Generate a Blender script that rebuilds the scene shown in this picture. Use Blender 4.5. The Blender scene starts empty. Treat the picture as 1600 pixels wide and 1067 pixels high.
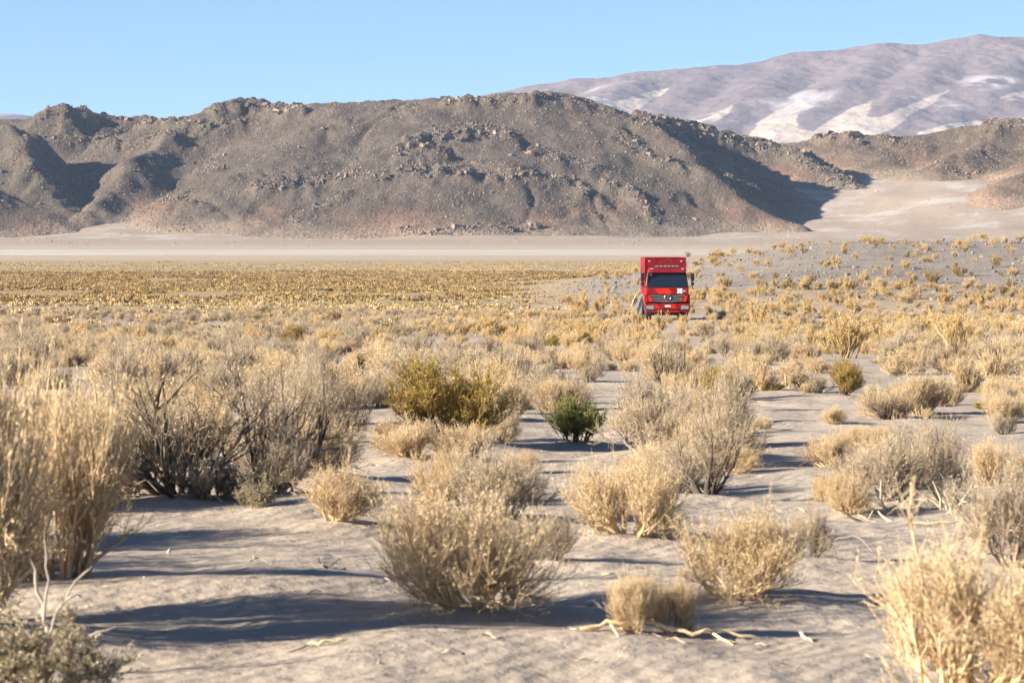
import bpy, bmesh, math, random
import numpy as np
from mathutils import Vector, Matrix

# ------------------------------------------------------------------ camera, sky, sun, exposure
SC = bpy.context.scene
COL = SC.collection
F = 4444.0                 # focal length in photo pixels (100 mm on a 36 mm sensor, 1600 px wide)
CAMZ = 1.6
HOR = 372.0                # row of the horizon in the photo
PITCH = math.atan((533.5 - HOR) / F)

cam_d = bpy.data.cameras.new('camera')
cam = bpy.data.objects.new('camera', cam_d)
COL.objects.link(cam)
cam.location = (0, 0, CAMZ)
cam.rotation_euler = (math.radians(90) - PITCH, 0, 0)
cam_d.lens = 100
cam_d.sensor_width = 36
cam_d.clip_start = 0.1
cam_d.clip_end = 60000
cam_d.dof.use_dof = True
cam_d.dof.focus_distance = 70
cam_d.dof.aperture_fstop = 9.0
SC.camera = cam

SUN_EL = math.radians(20)
SUN_BACK = math.radians(17)        # how far behind the camera plane the sun stands (it comes from the left)
to_sun = Vector((-math.cos(SUN_BACK) * math.cos(SUN_EL), -math.sin(SUN_BACK) * math.cos(SUN_EL), math.sin(SUN_EL)))

world = bpy.data.worlds.new('World')
SC.world = world
world.use_nodes = True
wn = world.node_tree
for n in list(wn.nodes):
    wn.nodes.remove(n)
wo = wn.nodes.new('ShaderNodeOutputWorld')
wb = wn.nodes.new('ShaderNodeBackground')
ws = wn.nodes.new('ShaderNodeTexSky')
ws.sky_type = 'NISHITA'
ws.sun_disc = False
ws.sun_elevation = SUN_EL
ws.sun_rotation = math.atan2(to_sun.x, to_sun.y)
ws.altitude = 3500
ws.air_density = 1.0
ws.dust_density = 0.0
ws.ozone_density = 4.5
wb.inputs['Strength'].default_value = 0.05
wn.links.new(ws.outputs[0], wb.inputs['Color'])
wn.links.new(wb.outputs[0], wo.inputs['Surface'])

sun_d = bpy.data.lights.new('sun', 'SUN')
sun_d.energy = 5.0
sun_d.angle = math.radians(0.53)
sun_d.color = (1.0, 0.90, 0.76)
sun = bpy.data.objects.new('sun', sun_d)
COL.objects.link(sun)
sun.rotation_euler = (-to_sun).to_track_quat('-Z', 'Y').to_euler()

SC.view_settings.view_transform = 'Standard'
SC.view_settings.look = 'None'
SC.view_settings.gamma = 1.0
SC.view_settings.exposure = 1.68
SC.cycles.use_denoising = True
SC.cycles.max_bounces = 6
SC.cycles.volume_bounces = 1
HAZE = 2.7e-5

# ------------------------------------------------------------------ helpers
rng = np.random.default_rng(7)
random.seed(7)

def ray(px, py):
    """world direction of a photo pixel, with unit forward (Y) component"""
    dx, dz = (px - 800) / F, -(py - 533.5) / F
    c, s = math.cos(PITCH), math.sin(PITCH)
    y = c + dz * s
    z = -s + dz * c
    return dx / y, z / y

def P(px, py, D):
    a, b = ray(px, py)
    return np.array((a * D, D, CAMZ + b * D))

def to_px(x, y, z):
    c, s = math.cos(PITCH), math.sin(PITCH)
    zz = z - CAMZ
    f = y * c - zz * s
    u = y * s + zz * c
    return 800 + F * x / f, 533.5 - F * u / f

_perm = rng.permutation(512)
_perm = np.concatenate([_perm, _perm, _perm])
_grad = np.stack([np.cos(np.linspace(0, 2 * np.pi, 64, endpoint=False)), np.sin(np.linspace(0, 2 * np.pi, 64, endpoint=False))], 1)

def perlin(x, y):
    xi = np.floor(x).astype(int); yi = np.floor(y).astype(int)
    xf = x - xi; yf = y - yi
    u = xf ** 3 * (xf * (xf * 6 - 15) + 10); v = yf ** 3 * (yf * (yf * 6 - 15) + 10)
    def g(ix, iy, fx, fy):
        h = _perm[(_perm[ix % 512] + iy) % 512] % 64
        gg = _grad[h]
        return gg[..., 0] * fx + gg[..., 1] * fy
    a = g(xi, yi, xf, yf); b = g(xi + 1, yi, xf - 1, yf)
    c = g(xi, yi + 1, xf, yf - 1); d = g(xi + 1, yi + 1, xf - 1, yf - 1)
    return (a + u * (b - a)) * (1 - v) + (c + u * (d - c)) * v

def fbm(x, y, octv=4, gain=0.5):
    s = 0; a = 1.0
    for i in range(octv):
        s = s + a * perlin(x + 17.3 * i, y - 9.1 * i)
        x = x * 2.03; y = y * 2.03; a *= gain
    return s

def ridged(x, y, octv=4, gain=0.5):
    s = 0; a = 1.0
    for i in range(octv):
        s = s + a * (0.5 - np.abs(perlin(x + 31.7 * i, y + 5.3 * i)))
        x = x * 2.1; y = y * 2.1; a *= gain
    return s

def sstep(a, b, x):
    t = np.clip((x - a) / (b - a), 0, 1)
    return t * t * (3 - 2 * t)

def mesh_np(name, verts, faces, mats, cols=None, smooth=True, mat_idx=None):
    """one mesh from numpy arrays; faces: list of (m,k) index arrays"""
    me = bpy.data.meshes.new(name)
    verts = np.asarray(verts, dtype=np.float32)
    me.vertices.add(len(verts))
    me.vertices.foreach_set('co', verts.ravel())
    fl = [np.asarray(f, dtype=np.int32) for f in faces if len(f)]
    nl = sum(f.size for f in fl); npoly = sum(len(f) for f in fl)
    me.loops.add(nl); me.polygons.add(npoly)
    me.loops.foreach_set('vertex_index', np.concatenate([f.ravel() for f in fl]))
    tot = np.concatenate([np.full(len(f), f.shape[1], dtype=np.int32) for f in fl])
    start = np.concatenate([[0], np.cumsum(tot)[:-1]]).astype(np.int32)
    me.polygons.foreach_set('loop_start', start)
    me.polygons.foreach_set('loop_total', tot)
    me.polygons.foreach_set('use_smooth', np.full(npoly, smooth, dtype=bool))
    if not isinstance(mats, (list, tuple)):
        mats = [mats]
    for m in mats:
        me.materials.append(m)
    if mat_idx is not None:
        me.polygons.foreach_set('material_index', np.asarray(mat_idx, dtype=np.int32))
    me.update(calc_edges=True)
    if cols is not None:
        ca = me.color_attributes.new('tint', 'FLOAT_COLOR', 'POINT')
        c4 = np.ones((len(verts), 4), dtype=np.float32)
        c4[:, :3] = cols
        ca.data.foreach_set('color', c4.ravel())
    return me

def link(name, me, parent=None, loc=None, rz=0.0, scale=None):
    o = bpy.data.objects.new(name, me)
    COL.objects.link(o)
    if parent is not None:
        o.parent = parent
    if loc is not None:
        o.location = loc
    if rz:
        o.rotation_euler = (0, 0, rz)
    if scale is not None:
        o.scale = scale
    return o

def tag(o, label=None, cat=None, group=None, kind=None):
    if label: o['label'] = label
    if cat: o['category'] = cat
    if group: o['group'] = group
    if kind: o['kind'] = kind
    return o

# ------------------------------------------------------------------ materials
def newmat(name):
    m = bpy.data.materials.new(name)
    m.use_nodes = True
    nt = m.node_tree
    for n in list(nt.nodes):
        nt.nodes.remove(n)
    out = nt.nodes.new('ShaderNodeOutputMaterial')
    b = nt.nodes.new('ShaderNodeBsdfPrincipled')
    nt.links.new(b.outputs[0], out.inputs['Surface'])
    b.inputs['Roughness'].default_value = 0.85
    b.inputs['Specular IOR Level'].default_value = 0.2
    return m, nt, b, out

def N(nt, kind, **kw):
    n = nt.nodes.new(kind)
    for k, v in kw.items():
        if k.startswith('i_'):
            n.inputs[k[2:].replace('_', ' ')].default_value = v
        else:
            setattr(n, k, v)
    return n

def plain_mat(name, col, rough=0.6, metal=0.0, spec=0.4, var=0.12, scale=6.0, coat=0.0):
    m, nt, b, out = newmat(name)
    tc = N(nt, 'ShaderNodeTexCoord')
    no = N(nt, 'ShaderNodeTexNoise', i_Scale=scale, i_Detail=5.0)
    nt.links.new(tc.outputs['Object'], no.inputs['Vector'])
    r = N(nt, 'ShaderNodeMapRange', i_From_Min=0.3, i_From_Max=0.7, i_To_Min=1 - var, i_To_Max=1 + var)
    nt.links.new(no.outputs['Fac'], r.inputs['Value'])
    mx = N(nt, 'ShaderNodeMix', data_type='RGBA', blend_type='MULTIPLY')
    mx.inputs['Factor'].default_value = 1.0
    mx.inputs['A'].default_value = (*col, 1)
    nt.links.new(r.outputs[0], mx.inputs['B'])
    nt.links.new(mx.outputs['Result'], b.inputs['Base Color'])
    b.inputs['Roughness'].default_value = rough
    b.inputs['Metallic'].default_value = metal
    b.inputs['Specular IOR Level'].default_value = spec
    b.inputs['Coat Weight'].default_value = coat
    return m

def tint_mat(name, rough=0.85, trans=0.0, grain=None, bump=None, amount=0.25):
    """base colour from the mesh's own 'tint' attribute; grain = [(scale)], bump = (scale, distance)"""
    m, nt, b, out = newmat(name)
    at = N(nt, 'ShaderNodeAttribute', attribute_name='tint')
    col = at.outputs['Color']
    tc = N(nt, 'ShaderNodeTexCoord')
    for sc_ in (grain or ()):
        no = N(nt, 'ShaderNodeTexNoise', i_Scale=sc_, i_Detail=6.0, i_Roughness=0.65)
        nt.links.new(tc.outputs['Object'], no.inputs['Vector'])
        r = N(nt, 'ShaderNodeMapRange', i_From_Min=0.25, i_From_Max=0.75, i_To_Min=1 - amount, i_To_Max=1 + amount)
        nt.links.new(no.outputs['Fac'], r.inputs['Value'])
        mx = N(nt, 'ShaderNodeMix', data_type='RGBA', blend_type='MULTIPLY')
        mx.inputs['Factor'].default_value = 1.0
        nt.links.new(col, mx.inputs['A'])
        nt.links.new(r.outputs[0], mx.inputs['B'])
        col = mx.outputs['Result']
    nt.links.new(col, b.inputs['Base Color'])
    prev = None
    for sc_, dist in (bump or ()):
        no = N(nt, 'ShaderNodeTexNoise', i_Scale=sc_, i_Detail=8.0, i_Roughness=0.6)
        nt.links.new(tc.outputs['Object'], no.inputs['Vector'])
        bp = N(nt, 'ShaderNodeBump', i_Strength=1.0, i_Distance=dist)
        nt.links.new(no.outputs['Fac'], bp.inputs['Height'])
        if prev:
            nt.links.new(prev.outputs[0], bp.inputs['Normal'])
        prev = bp
    if prev:
        nt.links.new(prev.outputs[0], b.inputs['Normal'])
    b.inputs['Roughness'].default_value = rough
    if trans > 0:
        t = N(nt, 'ShaderNodeBsdfTranslucent')
        nt.links.new(col, t.inputs['Color'])
        mixs = N(nt, 'ShaderNodeMixShader')
        mixs.inputs[0].default_value = trans
        nt.links.new(b.outputs[0], mixs.inputs[1])
        nt.links.new(t.outputs[0], mixs.inputs[2])
        nt.links.new(mixs.outputs[0], out.inputs['Surface'])
    return m

M_twig = tint_mat('dry_twig', 0.8, trans=0.2)
M_stem = tint_mat('weathered_wood', 0.85, grain=(40.0,), amount=0.3, bump=((120.0, 0.002),))
M_rock = tint_mat('hill_rock', 0.9, grain=(0.05, 0.4), amount=0.3)
M_hill = tint_mat('hill_scree', 0.95, grain=(0.03, 0.35), amount=0.34, bump=((0.25, 2.4), (1.1, 0.9)))
M_far = tint_mat('far_mountain_rock', 0.95, grain=(0.004, 0.02), amount=0.14, bump=((0.01, 14.0),))
M_stone = tint_mat('gravel_stone', 0.9, grain=(3.0,), amount=0.2)

def ground_material():
    m, nt, b, out = newmat('desert_ground')
    at = N(nt, 'ShaderNodeAttribute', attribute_name='tint')
    tc = N(nt, 'ShaderNodeTexCoord')
    col = at.outputs['Color']
    for sc_, am in ((0.35, 0.07), (3.5, 0.08), (60.0, 0.10), (420.0, 0.16)):
        no = N(nt, 'ShaderNodeTexNoise', i_Scale=sc_, i_Detail=5.0, i_Roughness=0.6)
        nt.links.new(tc.outputs['Object'], no.inputs['Vector'])
        r = N(nt, 'ShaderNodeMapRange', i_From_Min=0.28, i_From_Max=0.72, i_To_Min=1 - am, i_To_Max=1 + am)
        nt.links.new(no.outputs['Fac'], r.inputs['Value'])
        mx = N(nt, 'ShaderNodeMix', data_type='RGBA', blend_type='MULTIPLY')
        mx.inputs['Factor'].default_value = 1.0
        nt.links.new(col, mx.inputs['A']); nt.links.new(r.outputs[0], mx.inputs['B'])
        col = mx.outputs['Result']
    nt.links.new(col, b.inputs['Base Color'])
    b.inputs['Roughness'].default_value = 0.95
    b.inputs['Specular IOR Level'].default_value = 0.1
    # wind ripples, then grains
    mp = N(nt, 'ShaderNodeMapping')
    mp.inputs['Rotation'].default_value = (0, 0, math.radians(38))
    nt.links.new(tc.outputs['Object'], mp.inputs['Vector'])
    wv = N(nt, 'ShaderNodeTexWave', i_Scale=2.6, i_Distortion=11.0, i_Detail=4.0, i_Detail_Scale=0.45)
    nt.links.new(mp.outputs[0], wv.inputs['Vector'])
    b1 = N(nt, 'ShaderNodeBump', i_Strength=0.34, i_Distance=0.011)
    nt.links.new(wv.outputs['Fac'], b1.inputs['Height'])
    n1 = N(nt, 'ShaderNodeTexNoise', i_Scale=14.0, i_Detail=9.0, i_Roughness=0.62)
    nt.links.new(tc.outputs['Object'], n1.inputs['Vector'])
    b2 = N(nt, 'ShaderNodeBump', i_Strength=0.8, i_Distance=0.016)
    nt.links.new(n1.outputs['Fac'], b2.inputs['Height'])
    nt.links.new(b1.outputs[0], b2.inputs['Normal'])
    n2 = N(nt, 'ShaderNodeTexNoise', i_Scale=1.3, i_Detail=6.0, i_Roughness=0.6)
    nt.links.new(tc.outputs['Object'], n2.inputs['Vector'])
    b3 = N(nt, 'ShaderNodeBump', i_Strength=0.8, i_Distance=0.08)
    nt.links.new(n2.outputs['Fac'], b3.inputs['Height'])
    nt.links.new(b2.outputs[0], b3.inputs['Normal'])
    nt.links.new(b3.outputs[0], b.inputs['Normal'])
    return m
M_ground = ground_material()

# ------------------------------------------------------------------ terrain height
_gD = np.array([-60, 0, 13, 20, 40, 80, 150, 300, 500, 1000, 1100, 2040, 2120, 2220, 2320, 2400, 2560, 2780, 3000, 3600, 9700.])
_gZ = np.array([-1.6, -1.6, -1.6, -1.72, -2.1, -3.0, -4.5, -5.6, -6.6, -7.8, -8.0, -8.0, -4.5, -0.5, 5.5, 15, 40, 62, 72, 85, 200.])

# plants placed by hand: kind, photo column, photo row of the foot, width and height in photo pixels, label
NAMED = [
 ('straw', -105, 985, 430, 480, 'tall blurred golden bush cut by the left picture edge, nearest of all'),
 ('straw', -240, 838, 330, 250, 'farther bush beyond the left picture edge casting the striped shadow'),
 ('straw', -210, 905, 330, 280, 'middle bush beyond the left picture edge casting the striped shadow'),
 ('woody', -330, 872, 420, 330, 'bush beyond the left picture edge casting the striped shadow'),
 ('woody', -310, 925, 420, 360, 'nearer bush beyond the left picture edge casting the striped shadow'),
 ('straw', 95, 915, 230, 330, 'upright golden bush beside the blurred bush, standing at the dark striped shadow'),
 ('straw', 30, 790, 200, 210, 'golden bush at the picture edge behind the tall blurred bush'),
 ('cushion', 50, 1090, 280, 130, 'grey-green leafy low bush with bare pale branches in the lower corner'),
 ('woody', 285, 778, 350, 235, 'tall open woody bush with leaning stems, largest behind the striped shadow'),
 ('woody', 405, 770, 230, 250, 'tall bush with dark bare upright stems behind the grey-green cushion plants'),
 ('straw', 185, 772, 190, 165, 'straw bush in front of the tall leaning woody bush'),
 ('grey', 440, 782, 125, 115, 'dense dark-hearted bush just right of the grey-green cushion plants'),
 ('cushion', 340, 788, 120, 68, 'grey-green cushion plant, larger of two under the tall woody bushes'),
 ('cushion', 400, 798, 70, 46, 'small grey-green cushion plant, lesser of two under the tall woody bushes'),
 ('straw', 530, 814, 145, 88, 'compact straw bush alone on sand right of the grey-green cushions'),
 ('straw', 495, 742, 130, 92, 'straw bush behind the compact straw bush, beside the dark stemmed one'),
 ('grey', 520, 690, 150, 120, 'broad greyish bush behind the dark stemmed bush'),
 ('olive', 700, 690, 172, 135, 'largest olive-green and rust bush in the middle of the scrub'),
 ('straw', 640, 715, 130, 58, 'low pale straw bush directly in front of the largest olive bush'),
 ('straw', 728, 717, 110, 52, 'low pale straw bush at the front right foot of the largest olive bush'),
 ('grey', 790, 805, 190, 120, 'grey dark-hearted bush just behind the central foreground bush'),
 ('straw', 690, 790, 110, 90, 'straw bush behind the left half of the central foreground bush'),
 ('straw', 735, 948, 340, 185, 'central foreground straw bush with thick pale woody foot on a sand mound'),
 ('grey', 862, 875, 95, 85, 'small thin bush tucked behind the right side of the central foreground bush'),
 ('straw', 985, 838, 190, 125, 'rounded straw bush right of and behind the central foreground bush'),
 ('woody', 1100, 768, 165, 150, 'spreading bush with dark bare branches right of the rounded straw bush'),
 ('green', 905, 688, 85, 66, 'small bright green bush among grey scrub'),
 ('grey', 1000, 705, 160, 105, 'grey scrub bush right of the small bright green bush'),
 ('grey', 1010, 668, 130, 90, 'grey scrub bush behind the one beside the small green bush'),
 ('straw', 1150, 925, 220, 140, 'upright golden straw bush on a low sand hump right of centre'),
 ('grey', 1262, 872, 75, 88, 'thin open bush leaning at the right of the upright golden bush'),
 ('straw', 985, 990, 95, 100, 'little straw tuft behind the long fallen stick, left of two'),
 ('straw', 1052, 986, 80, 92, 'little straw tuft behind the long fallen stick, right of two'),
 ('grey', 1395, 778, 180, 120, 'dense grey twiggy bush behind the dead branches'),
 ('grey', 1478, 772, 115, 135, 'tall narrow grey bush beside the dense grey twiggy one'),
 ('straw', 1328, 796, 95, 68, 'low round straw bush in front of the dense grey twiggy bush'),
 ('straw', 1288, 784, 42, 46, 'tiny straw bush beside the low round one'),
 ('grey', 1590, 880, 210, 190, 'pale thin bush cut by the right picture edge, above the large golden one'),
 ('straw', 1530, 1115, 360, 280, 'large blurred golden bush in the lower right corner'),
 ('straw', 1412, 1010, 60, 130, 'single tall straw stalk tuft left of the large corner bush'),
 ('olive', 1322, 618, 58, 48, 'compact round olive-yellow bush with a clear shadow on bare sand'),
 ('olive', 1128, 640, 62, 56, 'upright olive-yellow bush among straw bushes below the truck'),
 ('golden', 1492, 553, 84, 66, 'fan-shaped golden bush with pale spread stems, largest below the grey mound'),
 ('golden', 1320, 560, 70, 62, 'broad golden-brown bush left of the fan-shaped golden bush'),
 ('golden', 1265, 550, 28, 36, 'narrow golden bush left of the broad golden-brown one'),
 ('golden', 1185, 515, 36, 50, 'tall narrow golden bush between truck and broad golden-brown bush'),
 ('brown', 450, 541, 52, 30, 'dark brown rounded bush, largest of the brown ones before the plain'),
 ('brown', 365, 528, 24, 14, 'small brown rounded bush left of the largest brown one'),
 ('brown', 520, 506, 34, 20, 'brown bush at the edge of the plain above the largest brown one'),
 ('brown', 611, 516, 28, 20, 'brown bush on bare sand straight above the largest olive bush'),
 ('brown', 780, 526, 30, 18, 'brown bush midway between the largest olive bush and truck'),
 ('moss', 1528, 641, 26, 9, 'flat yellow-green cushion alone on sand at the right'),
 ('moss', 858, 541, 44, 13, 'flat yellow-green cushion left of the truck, on pale sand'),
 ('moss', 1213, 612, 34, 10, 'flat yellow-green cushion between two olive-yellow bushes'),
 ('brown', 1140, 448, 22, 14, 'brown-green bush on the grey mound next to the truck mirror'),
 ('brown', 1236, 452, 34, 18, 'brown-green bush on the grey mound, first of a close pair'),
 ('brown', 1263, 446, 24, 16, 'brown-green bush on the grey mound, second of a close pair'),
 ('brown', 1458, 442, 34, 18, 'brown-green double bush on the right part of the grey mound'),
 ('brown', 1500, 432, 26, 22, 'upright brown-green bush on the right part of the grey mound'),
 ('brown', 1557, 418, 22, 15, 'dark round bush high on the right part of the grey mound'),
 ('brown', 1074, 402, 11, 8, 'small dark bush on the mound crest just right of the truck box'),
 ('golden', 1000, 512, 34, 26, 'golden bush in front of the truck wheel beneath the ladder'),
 ('golden', 1037, 522, 26, 32, 'golden bush standing before the middle of the truck bumper'),
]

def z_base(x, D):
    z = np.interp(D, _gD, _gZ)
    m = sstep(-2.0, 36.0, x * 285.0 / np.maximum(D, 60.0)) ** 0.85 * 5.15
    r = np.clip((D - 168.0) / (287.0 - 168.0), 0, 1)
    r = r * (0.55 + 0.45 * r * (2 - r)) * (1 - 0.12 * (1 - r))
    r = np.where(D > 287, 1 - sstep(300.0, 520.0, D), r)
    z = z + m * r
    far = sstep(25, 90, D)
    z = z + far * (0.18 * fbm(x * 0.05, D * 0.02, 3) + 0.05 * fbm(x * 0.3, D * 0.15, 2)) * (1 - 0.8 * sstep(600, 1000, D)) * 1.0
    z = z + 14 * sstep(250, 420, x) * sstep(2200, 2440, D) * (1 - sstep(2450, 2760, D))
    ap = sstep(2060, 2350, D)
    z = z + ap * (5.0 * fbm(x * 0.006, D * 0.006, 3))
    return z + CAMZ

MOUNDS = []   # x, y, radius, height of the sand heaped round the foot of near plants

def z_ground(x, D):
    x = np.asarray(x, dtype=float); D = np.asarray(D, dtype=float)
    z = z_base(x, D)
    near = (D > 4) & (D < 60)
    if MOUNDS and np.any(near):
        xs = x[near]; ds = D[near]
        add = 0.042 * fbm(xs * 1.1, ds * 0.9, 5) + 0.05 * fbm(xs * 0.35, ds * 0.3, 2)
        fade = sstep(60, 40, ds)
        zz = np.zeros_like(xs)
        for mx, my, mr, mh in MOUNDS:
            k = np.abs(ds - my) < 3.0 * mr
            if np.any(k):
                dx = (xs[k] - mx) / mr; dy = (ds[k] - my) / mr
                dx = np.where(dx > 0, dx / 1.6, dx)       # a lee tail on the far side of the wind
                zz[k] = np.maximum(zz[k], mh * np.exp(-(dx * dx + dy * dy)))
        z = z.copy()
        z[near] += (add + zz) * fade
    return z

def zg(x, D):
    return float(z_ground(np.array([x]), np.array([D]))[0])

def hit_ground(px, py):
    """world point where the pixel's ray meets the base terrain (first hit)"""
    a, b = ray(px, py)
    D = np.concatenate([np.arange(6, 60, 0.05), np.arange(60, 400, 0.4), np.arange(400, 3000, 3)])
    f = CAMZ + b * D - z_base(a * D, D)
    i = np.argmax(f < 0)
    return a * D[i], D[i]

placed = []
for kind, px, py, w, h, lab in NAMED:
    x, D = hit_ground(px, py)
    s = D / F
    mh = min(0.075, 0.075 * w * s + 0.012) if D < 45 and kind != 'moss' else 0.0
    x, D = hit_ground(px, py + 0.9 * mh / s); s = D / F
    if D < 30: h = h * 0.84
    w = w * 0.9
    if kind == 'green': w, h = w * 1.1, h * 1.1
    placed.append(dict(**({'var': 3} if lab.startswith('central') else {}), kind=kind, px=px, py=py, x=x, D=D, w=w * s, h=h * s, label=lab, named=True))
    if D < 45 and kind not in ('moss',):
        MOUNDS.append((x, D, max(0.16, w * s * 0.55), mh))
# long sand swells of the foreground
MOUNDS += [(-1.55, 12.3, 0.9, 0.10), (0.75, 12.6, 0.55, 0.07), (-1.2, 17.6, 0.8, 0.10), (1.9, 17.8, 0.7, 0.05), (-0.2, 11.2, 0.7, 0.04)]

# ------------------------------------------------------------------ ground sheet
def build_ground():
    rows = [-60, -30, -12, -4, 0, 3, 5, 6.5, 7.5, 8.2]
    d = 8.6
    while d < 21:
        rows.append(d); d += 0.035 + 0.0025 * (d - 8.6)
    while d < 9600:
        rows.append(d); d *= 1.0085 if d < 60 else (1.011 if d < 600 else 1.014 if d < 2000 else 1.0032 if d < 2900 else 1.05)
    rows = np.array(rows)
    nc = 340
    u = np.linspace(-1, 1, nc)
    s = u * (0.75 + 0.25 * u * u)
    s = np.concatenate([[-3, -2.2, -1.6, -1.25], s, [1.25, 1.6, 2.2, 3]])
    half = 2.4 + 0.235 * np.maximum(rows, 0) + np.where(rows < 0, 10, 0)
    X = half[:, None] * s[None, :]
    D = np.repeat(rows[:, None], len(s), 1)
    Z = z_ground(X.ravel(), D.ravel()).reshape(X.shape)
    nr, ncc = X.shape
    V = np.stack([X, D, Z], -1).reshape(-1, 3)
    i = np.arange(nr * ncc).reshape(nr, ncc)
    Fq = np.stack([i[:-1, :-1], i[:-1, 1:], i[1:, 1:], i[1:, :-1]], -1).reshape(-1, 4)
    x = V[:, 0]; D = V[:, 1]
    sand = np.array((0.385, 0.33, 0.272)); sand2 = np.array((0.36, 0.297, 0.235))
    gravel = np.array((0.232, 0.203, 0.174)); soil = np.array((0.33, 0.25, 0.15))
    lake = np.array((0.40, 0.33, 0.25)); salt = np.array((0.55, 0.51, 0.46)); apron = np.array((0.33, 0.268, 0.212))
    n1 = 0.5 + 0.7 * fbm(x * 0.25, D * 0.2, 4)
    c = sand + (sand2 - sand) * np.clip(n1, 0, 1)[:, None]
    def blend(c, col, w):
        return c + (np.asarray(col) - c) * np.clip(w, 0, 1)[:, None]
    nx = fbm(x * 0.02, D * 0.008, 3)
    c = blend(c, (0.38, 0.30, 0.235), 0.5 * sstep(60, 110, D) * sstep(0.2, -0.3, x / np.maximum(D, 1)))
    c = blend(c, soil, sstep(150, 210, D + 40 * nx) * 0.9)
    c = blend(c, (0.36, 0.28, 0.17), sstep(480, 760, D + 120 * nx))
    nl = fbm(x * 0.004, D * 0.02, 4)
    c = blend(c, lake, sstep(930, 1060, D + 60 * nl))
    st = fbm(x * 0.0022 + 3, D * 0.02, 4)
    c = blend(c, salt, sstep(1250, 1420, D) * sstep(2050, 1850, D) * sstep(-0.28, 0.3, st) * 0.95)
    st2 = fbm(x * 0.0015 + 9, D * 0.03 + 4, 3)
    c = blend(c, (0.30, 0.27, 0.25), sstep(1450, 1600, D) * sstep(1980, 1850, D) * sstep(0.12, 0.42, st2) * 0.55)
    c = blend(c, apron, sstep(2050, 2150, D))
    na = fbm(x * 0.016, D * 0.024, 6, 0.72)
    c = blend(c, (0.46, 0.43, 0.40), sstep(2120, 2250, D) * sstep(0.0, 0.5, na) * sstep(40, 200, np.abs(x + 60)) * 0.6)
    c = blend(c, (0.36, 0.28, 0.20), sstep(2080, 2250, D) * sstep(0.1, 0.5, -na) * 0.4)
    mound = sstep(3.0, 10.0, x * 285.0 / np.maximum(D, 60) + 5 * nx) * sstep(182, 215, D + 14 * nx) * sstep(520, 400, D)
    c = blend(c, gravel * 1.12, mound)
    c = blend(c, gravel * 0.85, mound * sstep(0.0, 0.5, fbm(x * 0.12, D * 0.05, 4)) * 0.7)
    c *= (1 + 0.10 * fbm(x * 0.8, D * 0.5, 3))[:, None]
    me = mesh_np('ground', V, [Fq], M_ground, c)
    return tag(link('ground', me), 'grey-beige desert sand running out to a dry lake bed', kind='structure')
build_ground()

# ------------------------------------------------------------------ hills
def spine_field(X, Y, spines):
    """height of a set of ridges: each spine (points, slope, rounding radius) falls off on both sides; smooth maximum"""
    H = np.full(X.shape, -500.0)
    for pts, slope, rad in spines:
        p = np.array([P(*q) for q in pts])
        for a, b in zip(p[:-1], p[1:]):
            d = b[:2] - a[:2]
            L2 = (d ** 2).sum() + 1e-9
            t = np.clip(((X - a[0]) * d[0] + (Y - a[1]) * d[1]) / L2, 0, 1)
            dist = np.hypot(X - (a[0] + t * d[0]), Y - (a[1] + t * d[1]))
            h = a[2] + t * (b[2] - a[2]) - slope * (np.sqrt(dist * dist + rad * rad) - rad)
            k = 5.0
            m = np.maximum(H, h)
            H = m + k * np.log1p(np.exp(-np.abs(H - h) / k)) * 0.5
    return H

MAIN = [
 ([(270,186,2660),(300,180,2650),(345,168,2650),(385,161,2650),(430,168,2640),(480,163,2620),(520,161,2600),(560,166,2590),(600,158,2580),(690,150,2560),(760,152,2560),(830,147,2560),(880,151,2560),(935,168,2540)], 0.50, 26),
 ([(935,168,2540),(990,186,2500),(1050,218,2445),(1105,266,2390),(1170,314,2340),(1240,348,2305)], 0.80, 6),
 ([(1050,228,2445),(1010,280,2385),(990,340,2325)], 0.6, 16),
 ([(1105,282,2390),(1090,320,2350),(1080,352,2310)], 0.6, 12),
 ([(300,182,2650),(255,212,2550),(212,245,2475),(155,312,2395),(100,352,2335)], 0.72, 8),
 ([(520,160,2600),(470,230,2470),(440,300,2385),(420,350,2320)], 0.50, 40),
 ([(690,150,2560),(650,215,2460),(625,270,2400),(640,335,2335),(680,366,2300)], 0.50, 30),
 ([(830,147,2560),(800,215,2460),(770,270,2400),(760,330,2345)], 0.50, 34),
 ([(935,168,2540),(925,230,2450),(905,285,2390),(880,345,2330)], 0.52, 24),
 ([(880,151,2560),(940,166,2640),(1000,181,2730),(1060,190,2745),(1110,201,2745),(1150,209,2745),(1200,219,2735),(1250,243,2690),(1300,277,2640),(1340,294,2610),(1366,301,2590)], 0.56, 12),
]
LEFT = [
 ([(-260,176,2720),(-100,183,2720),(0,183,2720),(60,182,2710),(78,172,2700),(105,163,2700),(130,172,2700),(160,180,2710),(215,185,2710),(270,186,2690)], 0.72, 8),
 ([(-300,180,2620),(-100,182,2580),(-10,184,2540),(20,190,2510),(34,216,2465),(50,250,2430),(72,280,2400),(92,316,2372)], 0.85, 4),
 ([(-260,260,2420),(-120,270,2410),(-20,290,2390),(40,315,2370)], 0.5, 16),
 ([(75,345,2338),(88,352,2330)], 0.4, 4),
]
RIGHT = [
 ([(1150,226,2960),(1200,223,2940),(1260,218,2920),(1330,211,2900),(1400,210,2890),(1460,206,2890),(1500,200,2890),(1560,193,2880),(1600,188,2880),(1720,172,2880),(1900,160,2880)], 0.46, 16),
 ([(1330,211,2900),(1350,228,2840),(1375,244,2790)], 0.45, 14),
 ([(1560,193,2880),(1535,222,2810),(1490,244,2750),(1455,258,2710)], 0.5, 14),
 ([(1760,180,2820),(1735,200,2680),(1680,235,2560),(1622,264,2490),(1572,290,2440)], 0.46, 12),
]

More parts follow.
